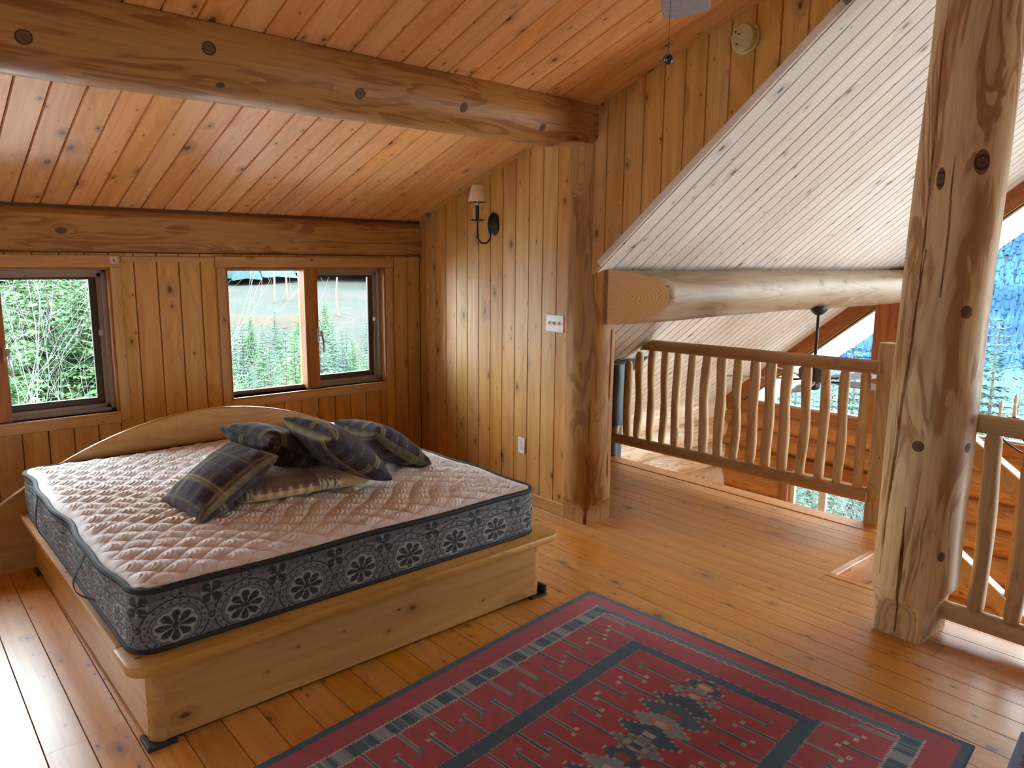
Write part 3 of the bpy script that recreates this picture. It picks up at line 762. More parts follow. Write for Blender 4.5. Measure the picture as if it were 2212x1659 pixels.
def soft_prism(poly, z0, z1, e=.010):
    """slab with eased edges"""
    c = np.mean(poly, axis=0); n = len(poly); v = []; f = []
    for z, k in ((z0, e), (z0+e*.3, e*.3), (z0+e, 0), (z1-e, 0), (z1-e*.3, e*.3), (z1, e)):
        for p in poly:
            d = np.array(p)-c; L = np.abs(d)+1e-9
            v.append((p[0]-np.sign(d[0])*min(k, L[0]), p[1]-np.sign(d[1])*min(k, L[1]), z))
    for i in range(5):
        for k in range(n): f.append([i*n+k, i*n+(k+1) % n, (i+1)*n+(k+1) % n, (i+1)*n+k])
    f += [list(range(n))[::-1], [5*n+k for k in range(n)]]
    return v, f
MB().add(*soft_prism([(p[0]-.95, p[1]) for p in ledge(-.065, 1.985, -.052, .17, .075)], -.02, .02)).build('front_ledge', M_BED, BED, True, mw=bw @ Matrix.Translation((.95, 0, ZL-.02)))
bbox('side_ledge', (-.055, .171, ZL-.034), (.19, 2.06, ZL-.002), c=.006)
bbox('side_ledge', (1.72, .171, ZL-.034), (1.975, 2.06, ZL-.002), c=.006)
bbox('deck', (.191, .171, ZL-.04), (1.719, 2.05, ZL-.010))
for x, y in ((.03, .03), (1.855, .03), (.03, 1.97), (1.855, 1.97)):
    MB().box((x-.05, y-.05, 0), (x+.05, y+.05, .012)).box((x-.05 if x < 1 else x+.034, y-.05, .012), (x-.034 if x < 1 else x+.05, y+.05, .055 if x > 1 else .02), .003).build('foot_block', M_RUBBER, BED, mw=bw)
hp = []
hx = 1.0
for k in range(41):
    x = -.40+2.80*k/40; hp.append((x-hx, max(.20, .768-.30*(x-hx)**2)))
hp = hp+[(hp[-1][0], .0), (hp[0][0], .0)]
hv = MB(); hn = len(hp); y0, y1 = 2.075, 2.107
v = []
for y, ins in ((y0, .006), (y0+.006, 0), (y1-.006, 0), (y1, .006)):
    for x, z in hp: v.append((x, y, max(z-ins, .0)))
f = [[i*hn+k, i*hn+(k+1) % hn, (i+1)*hn+(k+1) % hn, (i+1)*hn+k] for i in range(3) for k in range(hn)]+[list(range(hn))[::-1], [3*hn+k for k in range(hn)]]
hv.add(v, f).build('headboard', M_BED, BED, True, mw=bw @ Matrix.Translation((hx, 0, 0)))

# ---- mattress
MLX, MLY, MZ0, MZ1 = 1.905, 2.0, ZL, .556
MAT = thing('mattress', 'king size mattress with quilted cream top and dark floral side band', 'mattress', (.592, 2.655, 0), .013)
mw_ = wmat(MAT)
def round_rect(nx, ny):
    s, t = np.meshgrid(np.linspace(-1, 1, nx), np.linspace(-1, 1, ny), indexing='ij')
    hx_, hy_, R = MLX/2, MLY/2, .10
    X, Y = s*hx_, t*hy_
    a = np.clip((np.abs(X)-(hx_-R))/R, 0, 1); b = np.clip((np.abs(Y)-(hy_-R))/R, 0, 1)
    X = np.where((a > 0) & (b > 0), np.sign(X)*(hx_-R+R*a*np.sqrt(1-b*b/2)), X)
    Y = np.where((a > 0) & (b > 0), np.sign(Y)*(hy_-R+R*b*np.sqrt(1-a*a/2)), Y)
    return X+hx_, Y+hy_
def wobble(x, y): return .010*np.sin(y*7.5+1)+.006*np.sin(y*15+x*2), .006*np.sin(x*8+.5)
nx, ny = 420, 440
X, Y = round_rect(nx, ny)
d = np.minimum(np.minimum(X, MLX-X), np.minimum(Y, MLY-Y))
wx_ = X+.022*np.sin(Y*13+X*2)+.008*np.sin(Y*31); wy_ = Y+.018*np.sin(X*11+Y*3)
cs = .142
U, V_ = wx_/cs+wy_/(cs*.86), wx_/cs-wy_/(cs*.86)
fu, fv = np.abs(U-np.round(U)), np.abs(V_-np.round(V_))
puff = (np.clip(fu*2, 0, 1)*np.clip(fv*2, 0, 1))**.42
edge = 1-np.exp(-d/.035)
swirl = .0030*np.sin((np.hypot(U-np.floor(U)-.25, V_-np.floor(V_)-.2))*34+2*np.sin(U*2))
Z = MZ1+.030*edge+(.017*puff-.012+swirl*puff)*np.clip((d-.012)/.05, 0, 1)+.006*np.sin(X*2.3+Y*1.7)*edge
ox, oy = wobble(X, Y); fade = np.exp(-d/.15)
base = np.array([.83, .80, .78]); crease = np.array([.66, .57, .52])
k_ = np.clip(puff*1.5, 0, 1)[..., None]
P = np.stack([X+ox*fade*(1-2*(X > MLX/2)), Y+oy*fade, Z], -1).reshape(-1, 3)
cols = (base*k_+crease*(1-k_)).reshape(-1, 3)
M_TICK = attr_mat('quilted_ticking', .75, .05, 300, .2, .25)
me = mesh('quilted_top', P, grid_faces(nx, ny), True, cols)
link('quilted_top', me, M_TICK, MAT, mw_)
def perimeter(inset=0., dens=None):
    """closed rounded-rectangle path, start at front-left corner going along the front"""
    hx_, hy_, R = MLX, MLY, .085
    pts = []
    def seg(p, q, n):
        for k in range(n): pts.append((p[0]+(q[0]-p[0])*k/n, p[1]+(q[1]-p[1])*k/n))
    def arc(cx, cy, a0, n):
        for k in range(n):
            a = math.radians(a0+90*k/n); pts.append((cx+R*math.cos(a), cy+R*math.sin(a)))
    nf, nl, nr, nb = dens
    seg((R, 0), (hx_-R, 0), nf); arc(hx_-R, R, -90, 24); seg((hx_, R), (hx_, hy_-R), nr); arc(hx_-R, hy_-R, 0, 12)
    seg((hx_-R, hy_), (R, hy_), nb); arc(R, hy_-R, 90, 24); seg((0, hy_-R), (0, R), nl); arc(R, R, 180, 40)
    return np.array(pts)
PT = perimeter(0, (640, 560, 60, 40))
seglen = np.linalg.norm(np.roll(PT, -1, 0)-PT, axis=1); SS = np.concatenate([[0], np.cumsum(seglen)[:-1]])
S0 = SS+.085                                   # distance along the front from the left corner
tot = seglen.sum(); S0 = np.where(S0 > tot-.9-1.9, S0-tot-.0, S0)     # left side runs negative
nrm = np.roll(PT, -1, 0)-np.roll(PT, 1, 0); nrm = np.stack([nrm[:, 1], -nrm[:, 0]], -1); nrm /= np.linalg.norm(nrm, axis=1)[:, None]
nv = 76; hh = np.linspace(0, 1, nv); SH = MZ1-MZ0-.002
S2, H2 = np.meshgrid(S0, hh*SH, indexing='ij')
def mattress_print(s, h):
    bgc = np.array([.105, .104, .108]); lg = np.array([.205, .20, .205]); lt = np.array([.30, .30, .31]); dk = np.array([.018, .018, .021])
    C = np.ones(s.shape+(3,))*bgc
    def put(mask, c):
        C[mask] = c
    q = .248; cx = np.round((s-.135)/q)*q+.135; dx = s-cx; dy = h-.082
    dx = dx/1.17; r = np.hypot(dx, dy); a = np.arctan2(dy, dx)
    put((np.sin((s*2+h)*55)*np.sin((s-h*2)*50) > .25), bgc*1.25)
    put(r < .113, lg*.8); put(r < .1005, dk*1.4); put(r < .0945, lg*.95)
    na = np.abs(((a/(2*np.pi)*20) % 1)-.5)*2*np.pi/20*.085
    put((np.hypot(r-.0855, na) < .0046), dk*1.3)
    put(np.abs(r-.0755) < .0018, dk*1.6); put(r < .0735, lg*.8)
    f8 = np.abs(np.cos(4*a))
    put((r < .058+.010*f8**.5), dk*2); put((r < .0555+.010*f8**.5), lt*1.1)
    pet = np.abs(((a/(2*np.pi)*8+.5) % 1)-.5)
    pw = r*.3927*.78*np.sqrt(np.clip((.0585-r)/.014, 0, 1))
    tex = (np.sin(s*900)*np.sin(h*900) > .2)
    put((r > .0135) & (r < .0575) & (pet*2*np.pi/8*r < pw), dk)
    put((r > .0135) & (r < .0575) & (pet*2*np.pi/8*r < pw*.8) & tex, dk*2.2)
    put(r < .0125, dk*1.4)
    # small rosettes between the medallions and flowers above
    cx2 = np.round((s-.135-q/2)/q)*q+.135+q/2
    for hy, R_ in ((.086, .0165), (.0, .015)):
        r2 = np.hypot(s-cx2, h-hy); a2 = np.arctan2(h-hy, s-cx2)
        put(r2 < R_*1.25, lg); put(r2 < R_, dk*1.5); put((r2 < R_*.8) & (np.cos(8*a2) > -.2), lt); put((r2 < R_*.75) & (np.cos(8*a2) > .3), dk); put(r2 < R_*.2, lt)
    r3 = np.hypot(s-cx2, h-.168); a3 = np.arctan2(h-.168, s-cx2)
    p4 = np.abs(np.sin(2*a3))
    put(r3 < .012+.032*p4**.7, dk*1.3)
    put((r3 < .038) & (np.abs(np.cos(2*a3)) > .93), lt*.8)
    cx3 = np.round((s-.135-q*0)/q)*q+.135
    r4 = np.hypot(s-cx3+.0, h-.199); a4 = np.arctan2(h-.199, s-cx3)
    put((r4 < .017), dk*1.5); put((r4 < .013) & (np.cos(8*a4) > .0), lt)
    dts = np.hypot(((s/.062) % 1-.5)*.062, h-.19)
    put((dts < .006) & (np.abs(s-cx2) > .05), dk)
    ql = np.abs(((h+.004*np.sin(s*40))/.036+.4) % 1-.5)*.036
    wv = (.82+.36*((np.sin(s*1500)*np.sin(h*1400)) > 0))[..., None]
    C *= wv
    put(ql < .0007, np.array([.17, .17, .175]))
    return C, ql
Csd, ql = mattress_print(S2, H2)
left = (S2 < -.02)[..., None]
bul = .012*np.sin(np.pi*H2/SH)**.7-.004*np.exp(-(ql/.004)**2)
ox, oy = wobble(PT[:, 0], PT[:, 1])
topf = (H2/SH)**1.5
P = np.stack([PT[:, None, 0]+nrm[:, None, 0]*bul+(ox*(1-2*(PT[:, 0] > MLX/2)))[:, None]*topf, PT[:, None, 1]+nrm[:, None, 1]*bul+oy[:, None]*topf, MZ0+.002+H2], -1)
me = mesh('side_band', P.reshape(-1, 3), grid_faces(len(PT), nv, wrap_n=True), True, Csd.reshape(-1, 3))
link('side_band', me, attr_mat('damask_ticking', .6, .25, 900, .1, .35), MAT, mw_)
for nm, z, r, tf in (('top_piping', MZ1, .0125, 1.), ('bottom_piping', MZ0+.009, .009, 0.)):
    pp = [(p[0]+n[0]*.004+o1*(1-2*(p[0] > MLX/2))*tf, p[1]+n[1]*.004+o2*tf, z) for p, n, o1, o2 in zip(PT[::5], nrm[::5], ox[::5], oy[::5])]
    MB().tube(pp+[pp[0]], r, 8, False).build(nm, M_STRAP, MAT, True, mw_)
def strap(y, w=.03, drop=.16, out=.055):
    v = []; f = []; n = 14
    for i in range(n):
        t = i/(n-1)
        yy = y-.10*t+.02*math.sin(t*3.1); off = .016+out*math.sin(math.pi*t)**1.3; zz = MZ1-.008-drop*math.sin(math.pi*min(t*.62, .5)) if t < .8 else MZ1-.008-drop*(1-.0*(t-.8))
        zz = MZ1-.01-drop*math.sin(t*math.pi/2)
        for s_, e in ((-1, 0), (1, 0), (1, .003), (-1, .003)):
            v.append((-off-e, yy+s_*w/2*(1-.35*math.sin(math.pi*t)), zz))
    for i in range(n-1):
        for k in range(4): f.append([i*4+k, i*4+(k+1) % 4, i*4+4+(k+1) % 4, i*4+4+k])
    f += [[3, 2, 1, 0], [(n-1)*4+k for k in range(4)]]
    MB().add(v, f).build('handle_strap', M_STRAP, MAT, True, mw_)
strap(.56); strap(1.52, drop=.19, out=.02)

# ---- folded patchwork quilt
def quilt():
    lx, ly, lz = .66, .80, .115
    n, m_ = 190, 220
    # closed tube around the slab in the y-z section, swept along x with closed rounded ends
    th = np.linspace(0, 2*np.pi, m_, endpoint=False); s = np.linspace(-1, 1, n)
    S, T = np.meshgrid(s, th, indexing='ij')
    e = 5.5
    endk = (1-np.abs(S)**9)**(1/3.0)
    cy = np.sign(np.cos(T))*np.abs(np.cos(T))**(2/e); cz = np.sign(np.sin(T))*np.abs(np.sin(T))**(2/2.6)
    X = S*lx/2; Y = cy*ly/2*(.93+.07*endk); Z = cz*lz/2*np.clip(endk, .02, 1)
    top = (Z > 0)
    gath = .0045*np.sin(X*130+3*np.sin(Y*9))*np.clip(1-np.abs(cz)*1.0, 0, 1)
    Y = Y+np.sign(cy)*gath
    Z = Z*(1+.10*np.sin(X*7+1)*np.cos(Y*6)+.05*np.sin(X*17+Y*9))+lz/2*.98
    Z = np.maximum(Z, .001+0*Z)
    u = X/lx+.5; w = Y/ly+.5; h = Z/lz
    must = np.array([.42, .28, .09]); brown = np.array([.19, .085, .05]); gold = np.array([.62, .42, .18]); cream = np.array([.56, .47, .36]); red = np.array([.17, .05, .04]); green = np.array([.10, .10, .035])
    C = np.ones(X.shape+(3,))*must
    spots = np.sin(X*150+4*np.sin(Y*60))*np.sin(Y*140+3*np.sin(X*70))
    big = np.sin(X*34+1.)*np.sin(Y*31+.4)
    C[(spots > .45)] = green; C[(big > .55)] = np.array([.36, .26, .16]); C[(big > .75) & (spots > 0)] = red; C[(big > .8) & (spots < -.3)] = cream
    fr = (cy < -.2) & (np.abs(cz) < .985)
    front = w < .10
    C[front] = brown
    C[(front) & (h < .50)] = gold
    C[(u < .12) & front & (h > .3)] = cream*.7; C[(u < .12) & front & (h > .3) & (spots > .2)] = green
    b2 = (u > .52) & (u < .58); C[b2 & ~front] = brown
    c2 = (u > .58) & (u < .74); C[c2] = cream
    C[c2 & (spots > .35)] = red*1.3; C[c2 & (spots < -.55)] = green*1.4
    c3 = (u >= .58) & (u < .74) & (w > .16) & (w < .24); C[c3] = brown
    C[u >= .74] = gold
    C[(u > .08) & (u < .13) & ~front] = brown
    C[(w > .90)] = cream*.9; C[(w > .90) & (spots > .2)] = green
    P = np.stack([X, Y, Z], -1).reshape(-1, 3)
    return mesh('folded_quilt', P, grid_faces(n, m_, wrap_m=True), True, C.reshape(-1, 3))
M_SATIN = attr_mat('satin_patchwork', .34, .08, 260, .3, .5)
o = link('folded_quilt', quilt(), M_SATIN, None, Matrix.Translation((1.56, 3.60, MZ1+.020)) @ Matrix.Rotation(-.13, 4, 'Z'))
tag(o, 'folded gold and brown patchwork quilt lying under the plaid pillows', 'quilt')

# ---- plaid pillows
def plaid(u, v, sh):
    C = np.ones(u.shape+(3,))*np.array([.044, .029, .034])
    def bands(t, period, lst):
        f = (t/period) % 1; out = []
        for c, w, col, al in lst: out.append((np.abs(f-c) < w/2, col, al))
        return out
    lst = [(.12, .20, (.085, .074, .080), .6), (.12, .03, (.20, .17, .13), .55), (.50, .13, (.20, .155, .075), .62), (.465, .022, (.34, .27, .13), .6), (.53, .03, (.36, .29, .15), .6), (.50, .010, (.05, .03, .03), .8),
           (.80, .16, (.075, .072, .082), .6), (.86, .014, (.16, .15, .15), .6), (.30, .008, (.14, .05, .05), .8), (.68, .008, (.13, .06, .05), .7)]
    for t, off in ((u+sh, 0), (v+sh*.6, 0)):
        for mk, col, al in bands(t, .29, lst):
            C[mk] = C[mk]*(1-al*.72)+np.array(col)*al*.85
    return C
def pillow_mesh(name, s, hgt, sh, seed):
    n = 110
    a = np.linspace(-1, 1, n); a = np.sign(a)*np.abs(a)**.85
    U, V = np.meshgrid(a, a, indexing='ij'); rg = np.random.default_rng(seed); ph = rg.uniform(0, 6.28, 6)
    shrink = 1-.055*(1-np.abs(V)**2.2)*1.0; shrink2 = 1-.055*(1-np.abs(U)**2.2)
    X = U*s/2*shrink; Y = V*s/2*shrink2
    prof = ((1-U**2)*(1-V**2)); prof = np.clip(prof, 0, 1)**.38
    lump = 1+.06*np.sin(U*3+ph[0])*np.cos(V*2.6+ph[1])
    wr_ = .006*np.sin((U*V)*16+ph[2])*np.clip(np.abs(U*V), 0, 1)*(1-np.clip(np.maximum(np.abs(U), np.abs(V)), 0, 1)**8)
    Zt = hgt/2*prof*lump+wr_
    Zb = -hgt/2*prof*(2-lump)*.92
    v = np.vstack([np.stack([X, Y, Zt], -1).reshape(-1, 3), np.stack([X, Y, Zb-.0006], -1).reshape(-1, 3)])
    g = grid_faces(n, n); f = np.vstack([g, g[:, ::-1]+n*n])
    edge_i = [i*n for i in range(n)]+[(n-1)*n+j for j in range(1, n)]+[i*n+n-1 for i in range(n-2, -1, -1)]+[j for j in range(n-2, 0, -1)]
    e = np.array(edge_i); e2 = np.roll(e, -1)
    f = np.vstack([f, np.stack([e, e+n*n, e2+n*n, e2], -1)])
    C = plaid(U*s/2+.5, V*s/2+.5, sh); C2 = plaid(U*s/2+.55, V*s/2+.47, sh+.1)
    wv = (.85+.3*NP.random((n*n*2, 1)))
    seam = np.maximum(np.abs(U), np.abs(V)) > .985
    C[seam] *= .6; C2[seam] *= .6
    return mesh(name, v, f, True, np.vstack([C.reshape(-1, 3), C2.reshape(-1, 3)])*wv)
M_PLAID = attr_mat('brushed_plaid', .9, .25, 420, .05, .15)
PIL = [
    ([[0.969, 3.562, 0.586], [1.009, 3.164, 0.600], [1.349, 3.207, 0.802], [1.309, 3.605, 0.784]], .435, .165, .02, 'plaid pillow with a tan cross stripe, lowest at the front of the heap'),
    ([[1.306, 3.718, 0.852], [1.376, 3.307, 0.850], [1.737, 3.369, 0.660], [1.667, 3.780, 0.663]], .435, .20, .11, 'plaid pillow resting upper edge on the front pillow, cream stripe on its end'),
    ([[1.530, 3.470, 0.910], [1.562, 3.055, 0.896], [1.880, 3.085, 0.636], [1.848, 3.505, 0.650]], .44, .19, .21, 'plaid pillow leaning in the middle of the heap, its corner on the quilt edge'),
    ([[1.930, 3.690, 0.795], [1.946, 3.310, 0.812], [2.256, 3.312, 0.601], [2.240, 3.690, 0.590]], .42, .18, .16, 'plaid pillow farthest from the quilt, lying nearest the panelled wall'),
]
for i, (cs_, s, hg, sh, lab) in enumerate(PIL):
    q = [Vector(p) for p in cs_]; ctr = sum(q, Vector())/4
    o = link('plaid_pillow', pillow_mesh('plaid_pillow', s, hg, sh, 200+i), M_PLAID, None, frame(tuple(ctr), q[1]-q[0], q[2]-q[1]))
    tag(o, lab, 'pillow', 'plaid pillows on the bed')

# ================================================================== RUGS
def rug_mesh():
    C0 = np.array([2.7147, 2.5087]); A = np.array([-.9931, -.1174]); B = np.array([.0752, -.9972])
    LA, LB = 2.75, 1.768
    na, nb = 640, 430
    a, b = np.meshgrid(np.linspace(0, LA, na), np.linspace(0, LB, nb), indexing='ij')
    red = np.array([.42, .042, .058]); navy = np.array([.026, .066, .12]); grey = np.array([.22, .27, .30]); sage = np.array([.18, .225, .205]); blue = np.array([.055, .11, .17]); lt = np.array([.33, .38, .46]); white = np.array([.66, .56, .49]); orange = np.array([.55, .22, .08])
    C = np.ones(a.shape+(3,))*red
    C *= (.93+.14*np.sin(b*900)[..., None]*.5+.05*np.sin(a*70+9*np.sin(b*7))[..., None])
    def put(m_, c): C[m_] = c
    step = .0125
    bq = np.minimum(b, LB-b); aq = np.minimum(a, LA-a)
    jag = (np.abs(((a/.016) % 1)-.5)*.02)
    jagb = (np.abs(((b/.05) % 1)-.5)*.016)
    # stripes of the multi-coloured band vary along the rug
    strip = (np.sin(a*31)+np.sin(a*73+1)+.7*np.sin(a*151+2)+.5*np.sin(a*331))
    bandcol = np.where((strip > .9)[..., None], lt*.8, np.where((strip > .15)[..., None], sage, np.where((strip > -.7)[..., None], blue, navy)))
    stripb = (np.sin(bq*190)+np.sin(bq*420+1)); stripa = np.sin(aq*260)+np.sin(aq*610+2)
    bandcol_a = np.where((stripa > .6)[..., None], grey*.8, np.where((stripa > -.3)[..., None], navy, sage*.7))
    outer = (bq > .137+jag*.5) & (aq > .100)
    inner = (bq > .220-jag) & (aq > .148-jagb)
    ring1 = outer & ~inner
    edge1 = ((np.abs(bq-(.137+jag*.5)) < .0035) & (aq > .098)) | ((np.abs(bq-(.220-jag)) < .0035) & (aq > .146))| ((np.abs(aq-(.148-jagb)) < .003) & (bq > .215))
    isside = bq < .222
    C = np.where((ring1 & isside)[..., None], bandcol, C)
    C = np.where((ring1 & ~isside)[..., None], bandcol_a, C)
    put(edge1, white*.8)
    # navy frame
    o2 = (bq > .452+jag*.6) & (aq > .265-jagb*.8); i2 = (bq > .528-jag*.6) & (aq > .316-jagb)
    e2 = ((np.abs(bq-(.452+jag*.6)) < .003) & (aq > .262)) | ((np.abs(bq-(.528-jag*.6)) < .003) & (aq > .314)) | ((np.abs(aq-(.316-jagb)) < .0025) & (bq > .525)) | ((np.abs(aq-(.265-jagb*.8)) < .0022) & (bq > .45))
    fr2 = o2 & ~i2
    C = np.where(fr2[..., None], np.where((np.sin(a*40)+np.sin(a*97) > 1.2)[..., None] & (bq < .53)[..., None], blue*.8, navy*1.15), C)
    put(e2 & ((a*160).astype(int) % 2 == 0), white*.55)
    # hooked arms
    def arm(ac, b0, b1, col, colh, hook_end):
        w = .0062
        along = (bq >= min(b0, b1)) & (bq <= max(b0, b1))
        d_ = np.abs(a-ac)
        C[along & (d_ < w+.003)] = white*.6; C[along & (d_ < w)] = col
        for s_ in (-1, 1):
            h_ = (np.abs(a-ac-s_*.018) < .0095) & (np.abs(bq-b1-.007*s_) < .0085)
            C[h_] = colh
            C[(np.abs(a-ac-s_*.020) < .0035) & (np.abs(bq-b1-.007*s_) < .0035)] = red
    rg = random.Random(5)
    pal = [navy*1.2, blue, sage, grey*.8]; palh = [navy*1.2, blue*1.3, grey, white*.8, lt*.8, sage*.9, white*.85]
    k = 0
    ac = .177
    while ac < LA-.15:
        arm(ac, .216, .352, rg.choice(pal), rg.choice(palh), 1)
        if ac+.08 < LA-.2: arm(ac+.08, .455, .315, rg.choice(pal), rg.choice(palh), 1)
        if .38 < ac < LA-.38:
            arm(ac, .526, .675, navy*1.2, rg.choice(palh), 1)
        if .36 < ac+.08 < LA-.36:
            arm(ac+.08, .83, .60, rg.choice(pal), rg.choice(palh), 1)
        ac += .157
    # chain of stepped diamonds along the centre line
    bc = np.abs(b-LB/2)
    st_ = lambda x: np.floor(x/step)*step
    i = 0; ac = .372
    seq = [(navy, .048, .085), (grey, .055, .11), (navy*1.2, .06, .14), (blue, .062, .15), (lt*.8, .055, .12), (navy*1.2, .06, .14), (sage, .055, .11)]
    while ac < LA-.33:
        c_, ha, hb = seq[i % len(seq)]
        dd = st_(np.abs(a-ac))/ha+st_(bc)/(hb*.85)
        C[(dd < 1.12)] = white*.6; C[(dd < 1.02)] = c_
        C[(dd < .45) & (np.sin(i*2.1) > -.3)] = [orange, red*1.2, white*.6, blue][i % 4]
        C[(dd < .2)] = [white*.8, white*.7, navy, red][i % 4]
        C[(np.abs(dd-.74) < .03)] = [lt*.7, navy, blue, grey*.7][i % 4]
        ac += .083; i += 1
    put((bq < .034+jag*.5) | (aq < .030+jagb*.3), navy*1.05)
    Pxy = C0+a[..., None]*A+b[..., None]*B
    z = .009+.0006*np.sin(a*900)*np.sin(b*700)+.0015*np.sin(a*2.3+b*3.1)
    z = np.where((aq < .004) | (bq < .004), .001, z)
    P = np.concatenate([Pxy, z[..., None]], -1).reshape(-1, 3)
    return mesh('patterned_rug', P, grid_faces(na, nb)[:, ::-1], True, C.reshape(-1, 3))
M_RUG = attr_mat('woven_wool', .95, .16, 520, .35, .1, .003)
o = link('patterned_rug', rug_mesh(), M_RUG); tag(o, 'red and navy patterned wool rug lying on the floor before the bed', 'rug')
def rug2_mesh():
    C0 = np.array([2.7147, 2.5087]); A = np.array([-.9931, -.1174]); B = np.array([.0752, -.9972])
    na, nb = 150, 120
    a, b = np.meshgrid(np.linspace(-.225, 1.2, na), np.linspace(1.872, 2.9, nb), indexing='ij')
    navy = np.array([.014, .018, .05]); C = np.ones(a.shape+(3,))*navy
    tri = (np.abs(((a/.05) % 1)-.5)+np.abs(((b/.06) % 1)-.5))
    C[tri < .42] = (.30, .11, .07); C[tri < .2] = (.33, .22, .12); C[(b < 1.90) | (a < -.205)] = (.12, .14, .22)
    P = np.concatenate([C0+a[..., None]*A+b[..., None]*B, .008+0*a[..., None]], -1); P[0, :, 2] = .0005; P[-1, :, 2] = .0005; P[:, 0, 2] = .0005; P[:, -1, 2] = .0005
    return mesh('small_rug', P.reshape(-1, 3), grid_faces(na, nb)[:, ::-1], True, C.reshape(-1, 3))
o = link('small_rug', rug2_mesh(), M_RUG); tag(o, 'second rug with navy and orange triangles, only its corner in view', 'rug')

# ================================================================== THINGS ON THE WALLS
sx, sy = 3.304, 4.198
t = thing('wall_sconce', 'black iron candle sconce with a small cream shade on the panelled wall', 'wall lamp', (XW, 4.176, 1.945))
pl = MB()
n = 36; prof = [(1.0, 0), (1.0, .008), (.93, .013), (.80, .014), (.74, .020), (.55, .027), (.25, .031), (.0, .032)]
v = []; f = []
for k_, h in prof:
    for j in range(n):
        a = 2*math.pi*j/n; v.append((XW-h, 4.176+.060*k_*math.cos(a), 1.945+.082*k_*math.sin(a)))
for i in range(len(prof)-1):
    for j in range(n): f.append([i*n+j, i*n+(j+1) % n, (i+1)*n+(j+1) % n, (i+1)*n+j])
f.append(list(range(n)))
tinv = Matrix.Translation((0, 0, 0))
pl.add(v, f).build('backplate', M_BLACK, t, True, mw=tinv)
pts = []
for k in range(22):
    a = math.pi*k/21
    cx_, r_ = (sx+XW-.03)/2, (XW-.03-sx)/2
    pts.append((cx_-r_*math.cos(a), sy-.022*(k/21), 1.865-.052*math.sin(a)))
MB().tube([(sx, sy, 1.965)]+pts+[(XW-.03, 4.176, 1.90), (XW-.028, 4.176, 1.935), (XW-.005, 4.176, 1.945)], .0058, 10).build('arm', M_BLACK, t, True, mw=tinv)
MB().lathe([(.006, 1.962), (.03, 1.964), (.052, 1.972), (.050, 1.976), (.012, 1.974), (.010, 1.98)], (sx, sy, 0)).build('drip_pan', M_BLACK, t, True, mw=tinv)
MB().lathe([(.0125, 1.974), (.0125, 2.072)], (sx, sy, 0), n=16).build('candle_sleeve', M_BLACK, t, True, mw=tinv)
MB().lathe([(.010, 2.072), (.010, 2.10), (.006, 2.105), (.006, 2.13)], (sx, sy, 0), n=16).build('socket', M_WHITE, t, True, mw=tinv)
MB().lathe([(.066, 2.094), (.040, 2.207), (.039, 2.207), (.065, 2.094)], (sx, sy, 0), n=40).build('lamp_shade', M_CREAM, t, True, mw=tinv)

t = thing('light_switch', 'white triple toggle light switch plate on the panelled wall beside the log post', 'light switch', (XW, 3.54, 1.292))
y0, z0 = 3.537, 1.291
MB().box((XW-.007, y0-.083, z0-.057), (XW, y0+.083, z0+.057), .003).build('plate', M_WHITE, t, mw=tinv)
for k in (-1, 0, 1):
    yy = y0+k*.046
    tg = MB().box((XW-.009, yy-.006, z0-.013), (XW-.006, yy+.006, z0+.013), .001).box((XW-.022, yy-.0045, z0-.004), (XW-.006, yy+.0045, z0+.010), .002).build('toggle', M_CREAM, t, mw=tinv)
    for dz in (-.031, .031): MB().lathe([(.0035, -.0085), (.0035, -.006)], (XW, yy, z0+dz), 'x', 10).build('screw', M_STEEL, t, mw=tinv)
t = thing('power_outlet', 'white duplex power outlet low on the panelled wall behind the bed corner', 'power outlet', (XW, 3.853, .407))
y0, z0 = 3.853, .407
MB().box((XW-.006, y0-.036, z0-.058), (XW, y0+.036, z0+.058), .003).build('plate', M_WHITE, t, mw=tinv)
for s_ in (-1, 1):
    rc = MB().lathe([(.0165, -.0085), (.0165, -.005)], (XW, y0, z0+s_*.020), 'x', 20).build('receptacle', M_WHITE, t, mw=tinv)
    MB().box((XW-.0092, y0-.008, z0+s_*.020-.001), (XW-.0082, y0-.0055, z0+s_*.020+.008)).box((XW-.0092, y0+.0055, z0+s_*.020-.001), (XW-.0082, y0+.008, z0+s_*.020+.008)).lathe([(.0025, -.0092), (.0025, -.0082)], (XW, y0, z0+s_*.020-.008), 'x', 8).build('slots', M_BLACK, rc, mw=tinv)
MB().lathe([(.003, -.0075), (.003, -.005)], (XW, y0, z0), 'x', 10).build('screw', M_STEEL, t, mw=tinv)

t = thing('smoke_detector', 'round yellowed smoke detector high on the panelled wall below the ceiling', 'smoke detector', (XW, 2.22, 2.785))
yc, zc0 = 2.218, 2.785
MB().lathe([(.075, 0), (.075, -.012), (.070, -.016)], (XW, yc, zc0), 'x', 40).build('base', M_YELL, t, True, mw=tinv)
bd = MB().lathe([(.060, -.014), (.066, -.024), (.066, -.038), (.060, -.046), (0, -.047)], (XW, yc, zc0), 'x', 40).build('cover', M_YELL, t, True, mw=tinv)
ri = MB()
for k in range(-6, 7):
    a = .0085*k; hl = math.sqrt(max(.055**2-a*a, 0)); ri.tube([(XW-.047, yc+a*.7-hl*.7, zc0+a*.7+hl*.7), (XW-.047, yc+a*.7+hl*.7, zc0+a*.7-hl*.7)], .0015, 5)
ri.build('ridge', M_YELL, bd, True, mw=tinv)
for a, b in ((-.025, .03), (-.012, .018), (-.018, -.028)): MB().lathe([(.005, -.0495), (.005, -.046)], (XW, yc-a*1.4, zc0+b), 'x', 10).build('vent_hole', M_BLACK, bd, mw=tinv)

